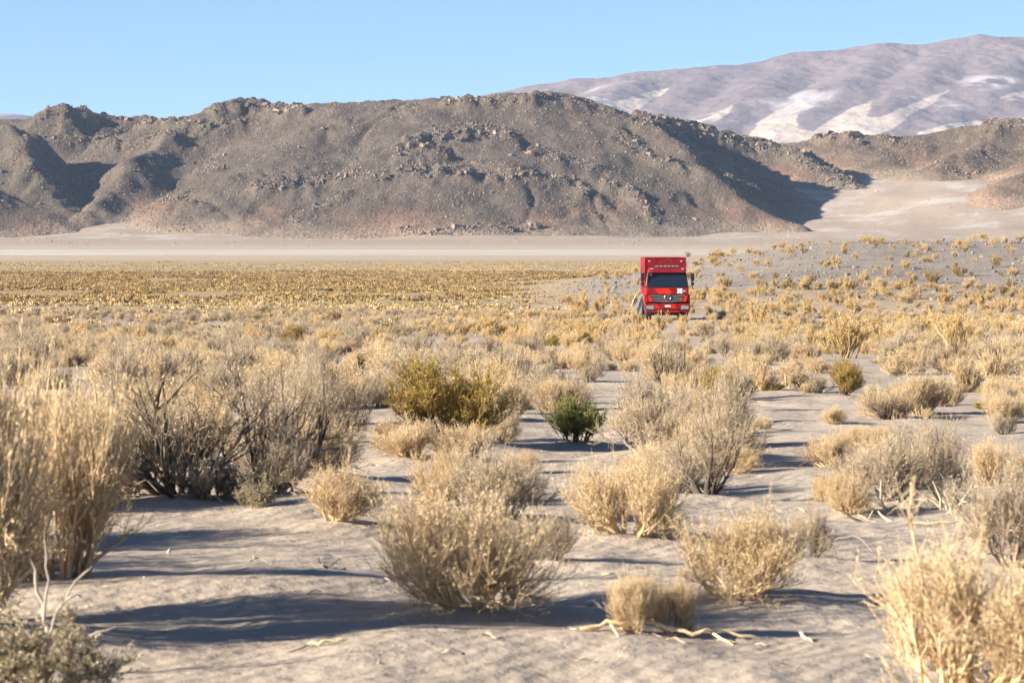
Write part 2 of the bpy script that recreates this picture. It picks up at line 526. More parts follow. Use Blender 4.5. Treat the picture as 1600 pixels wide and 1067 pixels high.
def hill(name, spines, x0, x1, y0, y1, step, noise, palette, mat, label, sand=None):
    nx = int((x1 - x0) / step) + 1; ny = int((y1 - y0) / step) + 1
    xs = np.linspace(x0, x1, nx); ys = np.linspace(y0, y1, ny)
    X, Y = np.meshgrid(xs, ys)
    wx = X + 10 * fbm(X * 0.012, Y * 0.012, 3); wy = Y + 14 * fbm(X * 0.012 + 50, Y * 0.012, 3)
    H = spine_field(wx, wy, spines)
    H = noise(X, Y, H)
    V = np.stack([X, Y, H], -1).reshape(-1, 3)
    i = np.arange(nx * ny).reshape(ny, nx)
    q = np.stack([i[:-1, :-1], i[:-1, 1:], i[1:, 1:], i[1:, :-1]], -1).reshape(-1, 4)
    g = z_base(V[:, 0], V[:, 1])
    ok = V[:, 2] > g - 12
    q = q[ok[q].any(1)]
    used = np.unique(q)
    rem = -np.ones(len(V), dtype=int); rem[used] = np.arange(len(used))
    c = palette(V[used, 0], V[used, 1], V[used, 2], g[used])
    me = mesh_np(name, V[used], [rem[q]], mat, c)
    o = tag(link(name, me), label, kind='structure')
    def height(x, y):
        fx = np.clip((x - x0) / (x1 - x0) * (nx - 1), 0, nx - 1.001); fy = np.clip((y - y0) / (y1 - y0) * (ny - 1), 0, ny - 1.001)
        ix = fx.astype(int); iy = fy.astype(int); tx = fx - ix; ty = fy - iy
        return (H[iy, ix] * (1 - tx) + H[iy, ix + 1] * tx) * (1 - ty) + (H[iy + 1, ix] * (1 - tx) + H[iy + 1, ix + 1] * tx) * ty
    return o, height

BANDS = [([(395,292),(470,282),(560,276),(640,268),(735,268)],9,1.0),([(640,222),(690,212),(750,203),(805,214)],11,1.0),([(620,236),(650,228),(690,236)],12,0.8),([(770,274),(830,272),(880,280),(915,298)],10,0.9),
         ([(620,364),(680,362),(750,355),(840,358)],7,0.9),([(300,272),(340,262)],6,0.7),([(250,315),(300,310)],6,0.6),([(830,235),(880,250),(930,262)],12,0.7),([(950,285),(1000,305),(1030,340)],9,0.9),([(960,210),(1000,235),(1060,262)],12,0.8),
         ([(330,172),(385,163),(430,172),(470,170)],7,1.0),([(60,182),(105,166),(150,180),(240,190),(330,195)],7,0.9),([(690,155),(770,158),(860,152)],6,0.8),([(200,225),(290,205),(380,190)],8,0.7),([(470,345),(540,300),(560,280)],6,0.5),
         ([(1000,185),(1080,200),(1180,225),(1260,250),(1330,292)],12,1.0),([(1280,215),(1340,214)],6,1.0),([(1380,212),(1440,235)],10,0.6),([(1470,262),(1520,268)],12,0.9),([(1540,196),(1600,192)],8,0.9),([(20,225),(110,215),(180,225)],10,0.7)]
def bands(x, y, z):
    px, py = to_px(x, y, z)
    px = px + 14 * fbm(x * 0.02, y * 0.02, 3); py = py + 8 * fbm(x * 0.03 + 8, y * 0.03, 3)
    m = np.zeros_like(px)
    for pts, w, a in BANDS:
        for (ax, ay), (bx_, by_) in zip(pts[:-1], pts[1:]):
            dx, dy = bx_ - ax, by_ - ay
            t = np.clip(((px - ax) * dx + (py - ay) * dy) / (dx * dx + dy * dy), 0, 1)
            d = np.hypot(px - ax - t * dx, (py - ay - t * dy))
            m = np.maximum(m, a * sstep(1.5, 0.3, d / w))
    return m

def near_noise(X, Y, H):
    g = z_base(X.ravel(), Y.ravel()).reshape(X.shape)
    up = sstep(-5, 30, H - g)
    n = 4.5 * ridged(X * 0.011, Y * 0.008, 3) - 2.5
    outc = sstep(0.08, 0.3, fbm(X * 0.007 + 7, Y * 0.022, 3))          # bands of outcrop
    ribs = 3.0 * ridged(X * 0.028 + Y * 0.012, Y * 0.010, 3)
    rough = ribs - 1.5 + 7.0 * (ridged(X * 0.055, Y * 0.05, 4, 0.6) - 0.45) * outc + 1.1 * fbm(X * 0.09, Y * 0.09, 3)
    gully = -3.5 * np.clip(0.05 - np.abs(fbm(X * 0.010 + 3, Y * 0.004 + 11, 2)), 0, 1) / 0.05 * sstep(-0.1, 0.3, fbm(X * 0.006, Y * 0.006 + 40, 2))
    terr = 3.2 * np.sin((H + 8 * fbm(X * 0.008, Y * 0.008, 2)) * 0.16) * outc
    bd = bands(X, Y, H)
    H = H - 4.5 * up
    return H + up * (n + rough * 0.75 + gully + terr * 0.5 + bd * (2.2 + 9.0 * (ridged(X * 0.05 + 4, Y * 0.05, 4, 0.6) - 0.40)))

def hill_palette(x, y, z, g):
    base = np.array((0.112, 0.087, 0.067)); olive = np.array((0.084, 0.069, 0.052)); pale = np.array((0.165, 0.129, 0.10)); red = np.array((0.23, 0.128, 0.086))
    n = fbm(x * 0.012, y * 0.012, 4); m = fbm(x * 0.05 + 9, y * 0.04, 3)
    c = base + (olive - base) * np.clip(0.5 + 1.1 * n, 0, 1)[:, None]
    c = c + (pale - c) * (np.clip(m * 1.3, 0, 1) * 0.55)[:, None]
    bd = bands(x, y, z)
    c = c + (np.array((0.125, 0.10, 0.082)) - c) * (0.55 * bd)[:, None]
    low = sstep(30, 4, z - g)
    r = np.clip(fbm(x * 0.012 + 40, y * 0.01, 3) * 1.6 + 0.25 + 0.6 * np.exp(-((x + 85) / 60) ** 2), 0, 1) * low
    c = c + (red - c) * (0.75 * r)[:, None]
    c = c + (np.array((0.36, 0.29, 0.22)) - c) * (low * 0.5 * sstep(14, 0, z - g))[:, None]
    return c

_, h_main = hill('rocky_hill', MAIN, -470, 420, 2190, 2800, 2.5, near_noise, hill_palette, M_hill, 'broad brown boulder-strewn hill behind the lake bed')
_, h_left = hill('rocky_ridge', LEFT, -720, -200, 2200, 2790, 2.8, near_noise, hill_palette, M_hill, 'brown rocky ridge with a small summit knob left of the broad hill')
def right_palette(x, y, z, g):
    c = hill_palette(x, y, z, g)
    return c * np.array((1.22, 1.15, 1.08))
_, h_right = hill('rocky_slope', RIGHT, 180, 780, 2270, 3020, 3.0, near_noise, right_palette, M_hill, 'warm brown rocky slope above the pale sand valley')

FAR = [
 ([(560,190,9000),(700,160,9000),(780,145,9000),(850,130,9000),(905,121,9000),(960,122,9000),(1000,112,9000),(1060,109,9000),(1130,103,9000),(1180,97,9000),(1250,83,9000),(1350,74,9000),(1380,68,9000),(1430,71,9000),(1490,62,9000),(1530,55,9000),(1600,57,9000),(1750,50,9000),(1950,60,9000)], 0.36, 60),
 ([(1000,112,9000),(960,140,8600),(900,165,8300)], 0.34, 60),
 ([(1120,103,9000),(1060,150,8500),(990,195,8100)], 0.34, 70),
 ([(1250,83,9000),(1190,135,8500),(1110,195,8000)], 0.34, 80),
 ([(1390,68,9000),(1330,125,8450),(1270,175,8050),(1245,208,7850)], 0.34, 80),
 ([(1490,62,9000),(1430,120,8450),(1380,165,8050),(1352,192,7850)], 0.34, 80),
 ([(1600,57,9000),(1530,125,8400),(1460,185,7900)], 0.34, 80),
 ([(1750,50,9000),(1680,125,8400),(1600,185,7900)], 0.34, 80),
]
def far_noise(X, Y, H):
    return H + 10 * ridged(X * 0.0034 + Y * 0.0020, Y * 0.0011, 6, 0.55) + 3 * fbm(X * 0.02, Y * 0.02, 3) + 8 * fbm(X * 0.0016, Y * 0.0016, 2) - 10
SANDP = [[(925,172),(960,160),(1000,148),(1046,136),(1038,146),(1005,163),(985,178),(930,185)],
         [(1060,192),(1090,180),(1130,172),(1150,160),(1140,176),(1110,192),(1095,202),(1050,200)],
         [(1165,222),(1180,196),(1210,176),(1240,163),(1262,156),(1250,175),(1242,192),(1250,203),(1275,206),(1295,190),(1330,170),(1366,156),(1360,172),(1352,184),(1372,184),(1410,170),(1450,152),(1482,142),(1460,160),(1420,182),(1390,204),(1340,225)],
         [(1430,208),(1470,196),(1540,190),(1640,180),(1640,215),(1430,225)],
         [(1560,152),(1580,146),(1620,140),(1620,152),(1580,158)]]
def in_poly(px, py, poly):
    inside = np.zeros(px.shape, dtype=bool)
    n_ = len(poly)
    for i in range(n_):
        (x1, y1), (x2, y2) = poly[i], poly[(i + 1) % n_]
        c = ((y1 > py) != (y2 > py)) & (px < (x2 - x1) * (py - y1) / (y2 - y1 + 1e-9) + x1)
        inside ^= c
    return inside
def far_palette(x, y, z, g):
    rock = np.array((0.145, 0.114, 0.118)); rock2 = np.array((0.185, 0.145, 0.138)); sand = np.array((0.42, 0.35, 0.29)); ash = np.array((0.52, 0.50, 0.50))
    n = fbm(x * 0.002, y * 0.002, 4)
    c = rock + (rock2 - rock) * np.clip(0.5 + n, 0, 1)[:, None]
    px, py = to_px(x, y, z)
    wpx = px + 9 * fbm(x * 0.004, y * 0.004, 4); wpy = py + 4 * fbm(x * 0.004 + 70, y * 0.004, 4)
    s = np.zeros_like(x)
    for poly in SANDP:
        s = np.maximum(s, in_poly(wpx, wpy, poly) * 1.0)
    fine = fbm(x * 0.012, y * 0.008, 4)
    s = s * sstep(-0.55, -0.2, fine)
    c = c + (sand - c) * (s * 0.9)[:, None]
    a = sstep(0.18, 0.5, fbm(x * 0.003 + 20, y * 0.003, 5)) * sstep(110, 160, wpy) * 0.55
    a = np.maximum(a, sstep(1, 0.3, np.hypot((wpx - 1545) / 60, (wpy - 128) / 14)) * sstep(-0.2, 0.2, fbm(x * 0.01, y * 0.01, 3)) * 0.8)
    c = c + (ash - c) * (a * (1 - s))[:, None]
    return c
hill('far_mountain', FAR, -200, 1950, 6900, 9300, 8.0, far_noise, far_palette, M_far, 'hazy mauve mountain with pale sand tongues behind the hills')
hill('distant_ridge', [([(-300,170,9300),(-60,176,9300),(20,180,9300),(60,183,9300),(140,200,9300)], 0.3, 60)], -2700, -1000, 9000, 9500, 25.0, far_noise, far_palette, M_far, 'blue distant ridge peeping over the far left skyline')

# boulders strewn over the hills: far too many to count, one mass per hill
_cube = np.array([(-1,-1,-1),(1,-1,-1),(1,1,-1),(-1,1,-1),(-1,-1,1),(1,-1,1),(1,1,1),(-1,1,1)], dtype=float) * 0.5
_cf = np.array([(0,3,2,1),(4,5,6,7),(0,1,5,4),(1,2,6,5),(2,3,7,6),(3,0,4,7)])
def rocks(name, pos, size, cols, mat, label, flat=0.75, small=None):
    n = len(pos)
    v = np.repeat(_cube[None], n, 0) + rng.uniform(-0.24, 0.24, (n, 8, 3))
    v[:, 4:, :2] *= rng.uniform(0.45, 0.95, (n, 1, 1))
    a = rng.uniform(0, 2 * np.pi, n); ca, sa = np.cos(a)[:, None], np.sin(a)[:, None]
    tl = rng.normal(0, 0.25, (n, 1))
    sx = size[:, None, None] * np.stack([rng.uniform(0.7, 1.4, n), rng.uniform(0.7, 1.3, n), rng.uniform(0.55, 1.15, n) * flat], 1)[:, None, :]
    v = v * sx
    v[..., 2] += v[..., 0] * tl
    w = v.copy()
    w[..., 0] = v[..., 0] * ca - v[..., 1] * sa; w[..., 1] = v[..., 0] * sa + v[..., 1] * ca
    w += pos[:, None, :]
    fq = (_cf[None] + (np.arange(n) * 8)[:, None, None]).reshape(-1, 4)
    V = w.reshape(-1, 3); Fs = [fq]; C = np.repeat(cols, 8, 0)
    if small is not None:
        p2, s2, c2 = small
        m = len(p2)
        a = rng.uniform(0, 2 * np.pi, (m, 1)) + np.arange(4)[None] * (np.pi / 2) + rng.normal(0, 0.25, (m, 4))
        rr = s2[:, None] * rng.uniform(0.45, 0.85, (m, 4))
        b5 = np.concatenate([np.stack([p2[:, :1] + rr * np.cos(a), p2[:, 1:2] + rr * np.sin(a), p2[:, 2:3] - 0.35 * s2[:, None] + 0 * rr], -1),
                             (p2 + np.stack([rng.normal(0, 0.2, m) * s2, rng.normal(0, 0.2, m) * s2, rng.uniform(0.4, 0.95, m) * s2], 1))[:, None]], 1)
        i0 = len(V) + (np.arange(m) * 5)[:, None]
        tri = np.stack([np.concatenate([i0 + j, i0 + (j + 1) % 4, i0 + 4], 1) for j in range(4)], 1).reshape(-1, 3)
        V = np.concatenate([V, b5.reshape(-1, 3)]); Fs.append(tri); C = np.concatenate([C, np.repeat(c2, 5, 0)])
    me = mesh_np(name, V, Fs, mat, C, smooth=False)
    return tag(link(name, me), label, 'rocks', kind='stuff')

def small_rocks(hfun, x0, x1, y0, y1, n, tint=(1, 1, 1)):
    x = rng.uniform(x0, x1, n); y = rng.uniform(y0, y1, n)
    z = hfun(x, y); g = z_base(x, y)
    k = (z > g + 0.3) & (rng.uniform(0, 1, n) < np.clip(0.34 + 1.0 * fbm(x * 0.02, y * 0.02, 3) + 0.6 * bands(x, y, z), 0.10, 1))
    x, y, z = x[k], y[k], z[k]
    sz = rng.uniform(0.4, 1.5, len(x))
    c = np.array((0.185, 0.143, 0.105)) * np.array(tint) * rng.uniform(0.45, 1.45, (len(x), 1))
    return np.stack([x, y, z + 0.1 * sz], 1), sz, c
def scatter_rocks(hfun, x0, x1, y0, y1, n, bias):
    x = rng.uniform(x0, x1, n * 6); y = rng.uniform(y0, y1, n * 6)
    z = hfun(x, y); g = z_base(x, y)
    outc = sstep(0.0, 0.35, fbm(x * 0.009 + 7, y * 0.02, 3))
    cl = sstep(-0.1, 0.45, fbm(x * 0.02 + 3, y * 0.02, 3))
    top = sstep(60, 120, z - g)
    bd = bands(x, y, z)
    p = (0.07 + 0.22 * outc * cl + 1.1 * bd + 0.4 * bias * top * cl) * (z > g + 0.5)
    k = np.where(rng.uniform(0, 1, n * 6) < p * 0.6)[0][:n]
    size = 0.7 + 0.75 * rng.pareto(3.0, len(k)); size = np.minimum(size, 4.2)
    size *= 0.75 + 0.7 * bd[k]
    pos = np.stack([x[k], y[k], z[k] + size * 0.12], 1)
    base = np.array((0.165, 0.127, 0.097)) * rng.uniform(0.55, 1.4, (len(k), 1))
    base = base * (1 + rng.normal(0, 0.04, (len(k), 3)))
    return pos, size, base
pos, size, col = scatter_rocks(h_main, -440, 420, 2220, 2740, 20000, 0.6)
rocks('hill_boulders', pos, size, col, M_rock, 'countless brown boulders strewn over the broad hill', small=small_rocks(h_main, -440, 420, 2220, 2740, 100000))
pos, size, col = scatter_rocks(h_left, -620, -200, 2230, 2740, 6500, 0.6)
rocks('ridge_boulders', pos, size, col, M_rock, 'countless brown boulders strewn over the rocky ridge', small=small_rocks(h_left, -620, -200, 2230, 2740, 40000))
pos, size, col = scatter_rocks(h_right, 190, 640, 2330, 2930, 7500, 0.5)
rocks('slope_boulders', pos, size, col * np.array((1.15, 1.1, 1.05)), M_rock, 'countless warm brown boulders strewn over the rocky slope', small=small_rocks(h_right, 190, 640, 2330, 2930, 40000, (1.2, 1.12, 1.05)))

# stones and single dry tufts dotted over the sand apron
n = 9000
x = rng.uniform(-640, 640, n); D = rng.uniform(2080, 2800, n)
k = rng.uniform(0, 1, n) < np.clip(0.35 + 1.5 * fbm(x * 0.012, D * 0.02, 3), 0.03, 1)
x, D = x[k], D[k]
z = z_base(x, D)
sz = 0.45 + 0.5 * rng.pareto(3.0, len(x)); sz = np.minimum(sz, 2.2)
c = np.where(rng.uniform(0, 1, (len(x), 1)) < 0.5, np.array([[0.20, 0.16, 0.12]]), np.array([[0.40, 0.31, 0.16]])) * rng.uniform(0.6, 1.3, (len(x), 1))
rocks('apron_stones', np.stack([x[:50], D[:50], z[:50]], 1), sz[:50], c[:50], M_rock, 'stones and dry tufts dotted over the pale sand below the hills', small=(np.stack([x, D, z + 0.1], 1), sz, c))

# stones of the grey mound
n = 15000
x = rng.uniform(-5, 75, n); D = rng.uniform(190, 320, n)
k = (x > 4 + 3 * rng.normal(size=n)) & (x < 0.24 * D)
x, D = x[k], D[k]
size = 0.05 + 0.05 * rng.pareto(2.6, len(x)); size = np.minimum(size, 0.32)
col = np.array((0.22, 0.195, 0.178)) * rng.uniform(0.55, 1.2, (len(x), 1))
rocks('mound_stones', np.stack([x, D, z_ground(x, D) + size * 0.15], 1), size, col, M_stone, 'grey gravel and stones covering the low mound')

n = 5200
D = np.sqrt(rng.uniform(9.0 ** 2, 30.0 ** 2, n)); x = rng.uniform(-0.22, 0.22, n) * D
k = rng.uniform(0, 1, n) < np.clip(0.3 + 1.6 * fbm(x * 1.2, D * 0.8, 3), 0.04, 1)
x, D = x[k], D[k]
sz = 0.004 + 0.004 * rng.pareto(2.5, len(x)); sz = np.minimum(sz, 0.03)
c = np.array([(0.55, 0.42, 0.25), (0.16, 0.13, 0.10), (0.34, 0.29, 0.24), (0.62, 0.56, 0.48)])[rng.integers(0, 4, len(x))] * rng.uniform(0.7, 1.2, (len(x), 1))
z = z_ground(x, D)
rocks('sand_litter', np.stack([x[:60], D[:60], z[:60]], 1), sz[:60], c[:60], M_stone, 'tiny stones and plant crumbs scattered over the near sand', small=(np.stack([x, D, z], 1), sz, c))

# ------------------------------------------------------------------ plants
def nrm(v):
    return v / (np.linalg.norm(v, axis=-1, keepdims=True) + 1e-9)

class Geo:
    def __init__(self):
        self.v = []; self.q = []; self.t = []; self.c = []; self.n = 0
    def tubes(self, pl, rad, sides, cols):
        """pl (n,k,3) polylines, rad (n,k), cols (n,3) or (n,k,3)"""
        n, k, _ = pl.shape
        d = nrm(pl[:, -1] - pl[:, 0])
        ref = np.where(np.abs(d[:, 2:3]) > 0.9, np.array([[1., 0, 0]]), np.array([[0, 0, 1.]]))
        a = nrm(np.cross(d, ref)); b = np.cross(d, a)
        th = np.linspace(0, 2 * np.pi, sides, endpoint=False)
        off = a[:, None, :] * np.cos(th)[None, :, None] + b[:, None, :] * np.sin(th)[None, :, None]
        v = pl[:, :, None, :] + off[:, None, :, :] * rad[:, :, None, None]
        idx = self.n + np.arange(n * k * sides).reshape(n, k, sides)
        nxt = np.roll(idx, -1, 2)
        q = np.stack([idx[:, :-1], nxt[:, :-1], nxt[:, 1:], idx[:, 1:]], -1).reshape(-1, 4)
        if cols.ndim == 2:
            cols = np.repeat(cols[:, None, :], k, 1)
        c = np.repeat(cols[:, :, None, :], sides, 2).reshape(-1, 3)
        self.v.append(v.reshape(-1, 3)); self.q.append(q); self.c.append(c); self.n += n * k * sides
    def leaves(self, p, d, ln, wd, cols):
        """diamond leaflets from p along d"""
        n = len(p)
        s = nrm(np.cross(d, rng.normal(size=(n, 3))))
        m = p + d * (ln * 0.5)[:, None]
        v = np.stack([p, m + s * wd[:, None], p + d * ln[:, None], m - s * wd[:, None]], 1)
        idx = self.n + np.arange(n * 4).reshape(n, 4)
        self.v.append(v.reshape(-1, 3)); self.q.append(idx); self.c.append(np.repeat(cols, 4, 0)); self.n += n * 4
    def arrays(self):
        return np.concatenate(self.v), np.concatenate(self.q), np.concatenate(self.c)

def bez(p0, d, L, up, k, wig):
    n = len(p0)
    t = np.linspace(0, 1, k)[None, :, None]
    pl = p0[:, None, :] + d[:, None, :] * (L[:, None, None] * t) + np.array([0, 0, 1.])[None, None, :] * (up * L)[:, None, None] * t * t
    w = rng.normal(0, 1, (n, k, 3)) * (wig * L)[:, None, None] * (t > 0)
    return pl + np.cumsum(w, 1) * 0.6

def children(pl, n_each, t0, t1, spread, upb):
    n, k, _ = pl.shape
    m = n * n_each
    pi = np.repeat(np.arange(n), n_each)
    t = rng.uniform(t0, t1, m)
    f = t * (k - 1); i = np.minimum(f.astype(int), k - 2); fr = (f - i)[:, None]
    a = pl[pi, i]; b = pl[pi, i + 1]
    p = a + (b - a) * fr
    d = nrm(nrm(b - a) + rng.normal(0, spread, (m, 3)) + np.array([0, 0, upb]))
    return p, d, pi, t

KIND = {
 # stems n, lean, L0.. relative to height 1 ; colours
 'straw':  dict(stems=30, lean=(0.1, 1.42), L0=0.40, n1=5, L1=0.34, n2=6, L2=0.26, n3=4, L3=0.15, leaf=5, ll=0.034, lw=0.0032, up=0.20, spread=0.52,
                stem=(0.60, 0.45, 0.26), twig=(0.52, 0.40, 0.255), leafc=(0.74, 0.575, 0.35), r0=0.021),
 'grey':   dict(stems=22, lean=(0.1, 1.3), L0=0.42, n1=5, L1=0.36, n2=6, L2=0.27, n3=4, L3=0.15, leaf=4, ll=0.030, lw=0.0032, up=0.20, spread=0.55,
                stem=(0.25, 0.205, 0.16), twig=(0.36, 0.295, 0.22), leafc=(0.64, 0.52, 0.36), r0=0.016),
 'woody':  dict(stems=20, lean=(0.12, 1.1), L0=0.62, n1=5, L1=0.44, n2=4, L2=0.25, n3=3, L3=0.13, leaf=3, ll=0.026, lw=0.0034, up=0.12, spread=0.50,
                stem=(0.075, 0.06, 0.05), twig=(0.25, 0.20, 0.15), leafc=(0.66, 0.52, 0.335), r0=0.021),
 'olive':  dict(stems=22, lean=(0.1, 0.95), L0=0.45, n1=6, L1=0.36, n2=7, L2=0.22, n3=5, L3=0.12, leaf=6, ll=0.034, lw=0.0052, up=0.30, spread=0.50,
                stem=(0.14, 0.10, 0.07), twig=(0.23, 0.15, 0.07), leafc=(0.40, 0.325, 0.075), r0=0.013, leaf2=(0.54, 0.31, 0.13)),
 'green':  dict(stems=18, lean=(0.1, 0.95), L0=0.42, n1=6, L1=0.36, n2=7, L2=0.22, n3=5, L3=0.12, leaf=6, ll=0.036, lw=0.006, up=0.4, spread=0.4,
                stem=(0.14, 0.11, 0.08), twig=(0.16, 0.14, 0.06), leafc=(0.19, 0.21, 0.06), r0=0.013, leaf2=(0.40, 0.35, 0.14)),
 'golden': dict(stems=26, lean=(0.05, 0.85), L0=0.55, n1=5, L1=0.36, n2=5, L2=0.22, n3=4, L3=0.11, leaf=5, ll=0.034, lw=0.006, up=0.30, spread=0.26,
                stem=(0.52, 0.39, 0.22), twig=(0.52, 0.38, 0.19), leafc=(0.68, 0.495, 0.23), r0=0.012),
 'brown':  dict(stems=22, lean=(0.1, 1.15), L0=0.40, n1=6, L1=0.34, n2=6, L2=0.24, n3=5, L3=0.13, leaf=5, ll=0.034, lw=0.0062, up=0.25, spread=0.42,
                stem=(0.15, 0.105, 0.065), twig=(0.30, 0.205, 0.10), leafc=(0.40, 0.28, 0.11), r0=0.013),
 'cushion':dict(stems=26, lean=(0.2, 1.35), L0=0.45, n1=5, L1=0.32, n2=5, L2=0.22, n3=3, L3=0.10, leaf=11, ll=0.040, lw=0.0085, up=0.2, spread=0.55,
                stem=(0.30, 0.25, 0.18), twig=(0.26, 0.23, 0.155), leafc=(0.36, 0.315, 0.225), r0=0.013, leaf2=(0.56, 0.455, 0.29)),
 'moss':   dict(stems=40, lean=(0.2, 1.45), L0=0.5, n1=4, L1=0.40, n2=4, L2=0.28, n3=3, L3=0.18, leaf=6, ll=0.10, lw=0.016, up=0.1, spread=0.5,
                stem=(0.22, 0.17, 0.07), twig=(0.30, 0.24, 0.07), leafc=(0.34, 0.27, 0.07), r0=0.02),
}

def make_bush(kind, seed, lod, aspect):
    """meshes (stems, twigs, leaves) of one bush, height 1, width = aspect"""
    global rng
    keep = rng
    rng = np.random.default_rng(seed)
    k = KIND[kind]
    red = {0: 1.0, 1: 0.62, 2: 0.36}[lod]
    thick = {0: 1.0, 1: 1.7, 2: 3.0}[lod]
    ns = max(7, int(k['stems'] * (1.0 if lod == 0 else 0.8 if lod == 1 else 0.55)))
    nc_ = 7 if kind not in ('moss', 'cushion') else 12
    ca_ = rng.uniform(0, 2 * np.pi, nc_); cl_ = rng.uniform(*k['lean'], nc_); cs_ = rng.uniform(0.6, 1.3, nc_)
    ci = rng.integers(0, nc_, ns)
    az = ca_[ci] + rng.normal(0, 0.38, ns); ln = np.clip(cl_[ci] + rng.normal(0, 0.2, ns), 0.03, 1.45)
    d = np.stack([np.cos(az) * np.sin(ln), np.sin(az) * np.sin(ln), np.cos(ln)], 1)
    p0 = np.stack([np.cos(az), np.sin(az), np.zeros(ns)], 1) * rng.uniform(0.02, 0.16, (ns, 1)) * np.array([aspect, aspect, 0])
    p0[:, 2] = -0.04
    L = k['L0'] * rng.uniform(0.45, 1.45, ns) * cs_[ci]
    pl0 = bez(p0, d, L, np.full(ns, k['up']), 5, 0.07)
    S, T, Lf = Geo(), Geo(), Geo()
    def jit(c, n, a=0.16):
        return np.array(c)[None] * rng.uniform(1 - a, 1 + a, (n, 1)) * (1 + rng.normal(0, 0.03, (n, 3)))
    r0 = k['r0'] * rng.uniform(0.7, 1.4, ns)
    S.tubes(pl0, r0[:, None] * np.linspace(1.25, 0.55, 5)[None] * (1 if lod == 0 else 1.3), 5 if lod == 0 else 3, jit(k['stem'], ns))
    def cnt(n): return max(2, int(round(n * (0.55 + 0.45 * red))))
    p, dd, pi, t = children(pl0, cnt(k['n1']), 0.30, 1.0, k['spread'], k['up'] * 0.6)
    n1 = len(p); L1 = k['L1'] * rng.uniform(0.6, 1.2, n1)
    pl1 = bez(p, dd, L1, np.full(n1, k['up']), 4 if lod == 0 else 3, 0.07)
    kk = pl1.shape[1]
    S.tubes(pl1, (r0[pi] * 0.5)[:, None] * np.linspace(1, 0.45, kk)[None] * (1 if lod == 0 else 1.4), 4 if lod == 0 else 3, jit(k['stem'], n1) * 0.5 + jit(k['twig'], n1) * 0.5)
    p, dd, pi, t = children(pl1, cnt(k['n2']), 0.5 if kind == 'woody' else 0.3, 1.0, k['spread'], k['up'])
    n2 = len(p); L2 = k['L2'] * rng.uniform(0.5, 1.2, n2)
    pl2 = bez(p, dd, L2, np.full(n2, k['up']), 3, 0.08)
    T.tubes(pl2, np.full(n2, 0.0042 * thick)[:, None] * np.linspace(1, 0.5, 3)[None], 3, jit(k['twig'], n2))
    if lod < 2:
        p, dd, pi, t = children(pl2, cnt(k['n3']), 0.2, 1.0, k['spread'] * 0.9, k['up'])
        n3 = len(p); L3 = k['L3'] * rng.uniform(0.5, 1.3, n3)
        pl3 = bez(p, dd, L3, np.full(n3, k['up'] * 0.8), 2, 0.0)
        T.tubes(pl3, np.full(n3, 0.0026 * thick)[:, None] * np.linspace(1, 0.55, 2)[None], 3, jit(k['twig'], n3) * 0.4 + jit(k['leafc'], n3) * 0.6)
        src = pl3
    else:
        src = pl2
    nl = {0: k['leaf'], 1: max(2, int(k['leaf'] * 0.7)), 2: k['leaf'] + 3}[lod]
    p, dd, pi, t = children(src, nl, 0.15, 1.0, 0.45, 0.15)
    n4 = len(p)
    lc = jit(k['leafc'], n4, 0.22)
    if 'leaf2' in k:
        w = (rng.uniform(0, 1, len(src)) ** 1.5)[pi][:, None]
        lc = lc * (1 - w) + jit(k['leaf2'], n4, 0.2) * w
    Lf.leaves(p, dd, k['ll'] * rng.uniform(0.6, 1.4, n4) * thick ** 0.6, k['lw'] * rng.uniform(0.7, 1.3, n4) * thick, lc)
    vs = [g.arrays() for g in (S, T, Lf)]
    allv = np.concatenate([v for v, q, c in vs])
    top = np.quantile(allv[:, 2], 0.975); wx = np.quantile(np.abs(allv[:, :2]), 0.97)
    sc_ = np.array((0.5 * aspect / wx, 0.5 * aspect / wx, 1.0 / top))
    rng = keep
    out = [((v * sc_), q, c) for v, q, c in vs]
    return out

MESH = {}
ASP = {'straw': 1.7, 'grey': 1.45, 'woody': 1.2, 'olive': 1.35, 'green': 1.3, 'golden': 1.2, 'brown': 1.7, 'cushion': 1.9, 'moss': 3.2}
def bush_mesh(kind, var, lod):
    key = (kind, var, lod)
    if key in MESH:
        return MESH[key]
    parts = make_bush(kind, sum(map(ord, kind)) * 13 + var * 101 + lod, lod, ASP[kind])
    if lod == 0:
        ms = [mesh_np(f'{kind}_{nm}', v, [q], m, c) for nm, (v, q, c), m in zip(('stems', 'twigs', 'leaves'), parts, (M_stem, M_twig, M_twig))]
    else:
        vs = np.concatenate([p[0] for p in parts]); cs = np.concatenate([p[2] for p in parts])
        off = np.cumsum([0] + [len(p[0]) for p in parts[:-1]])
        q = np.concatenate([p[1] + o for p, o in zip(parts, off)])
        ms = [mesh_np(f'{kind}_bush', vs, [q], M_twig, cs)]
    MESH[key] = ms
    return ms

NAMES = {'straw': 'straw_bush', 'grey': 'grey_bush', 'woody': 'woody_bush', 'olive': 'olive_bush', 'green': 'green_bush', 'golden': 'golden_bush',
         'brown': 'brown_bush', 'cushion': 'cushion_plant', 'moss': 'moss_cushion'}
NVAR0 = {'straw': 4, 'grey': 3, 'woody': 2, 'olive': 1, 'green': 1, 'golden': 1, 'brown': 1, 'cushion': 2, 'moss': 1}

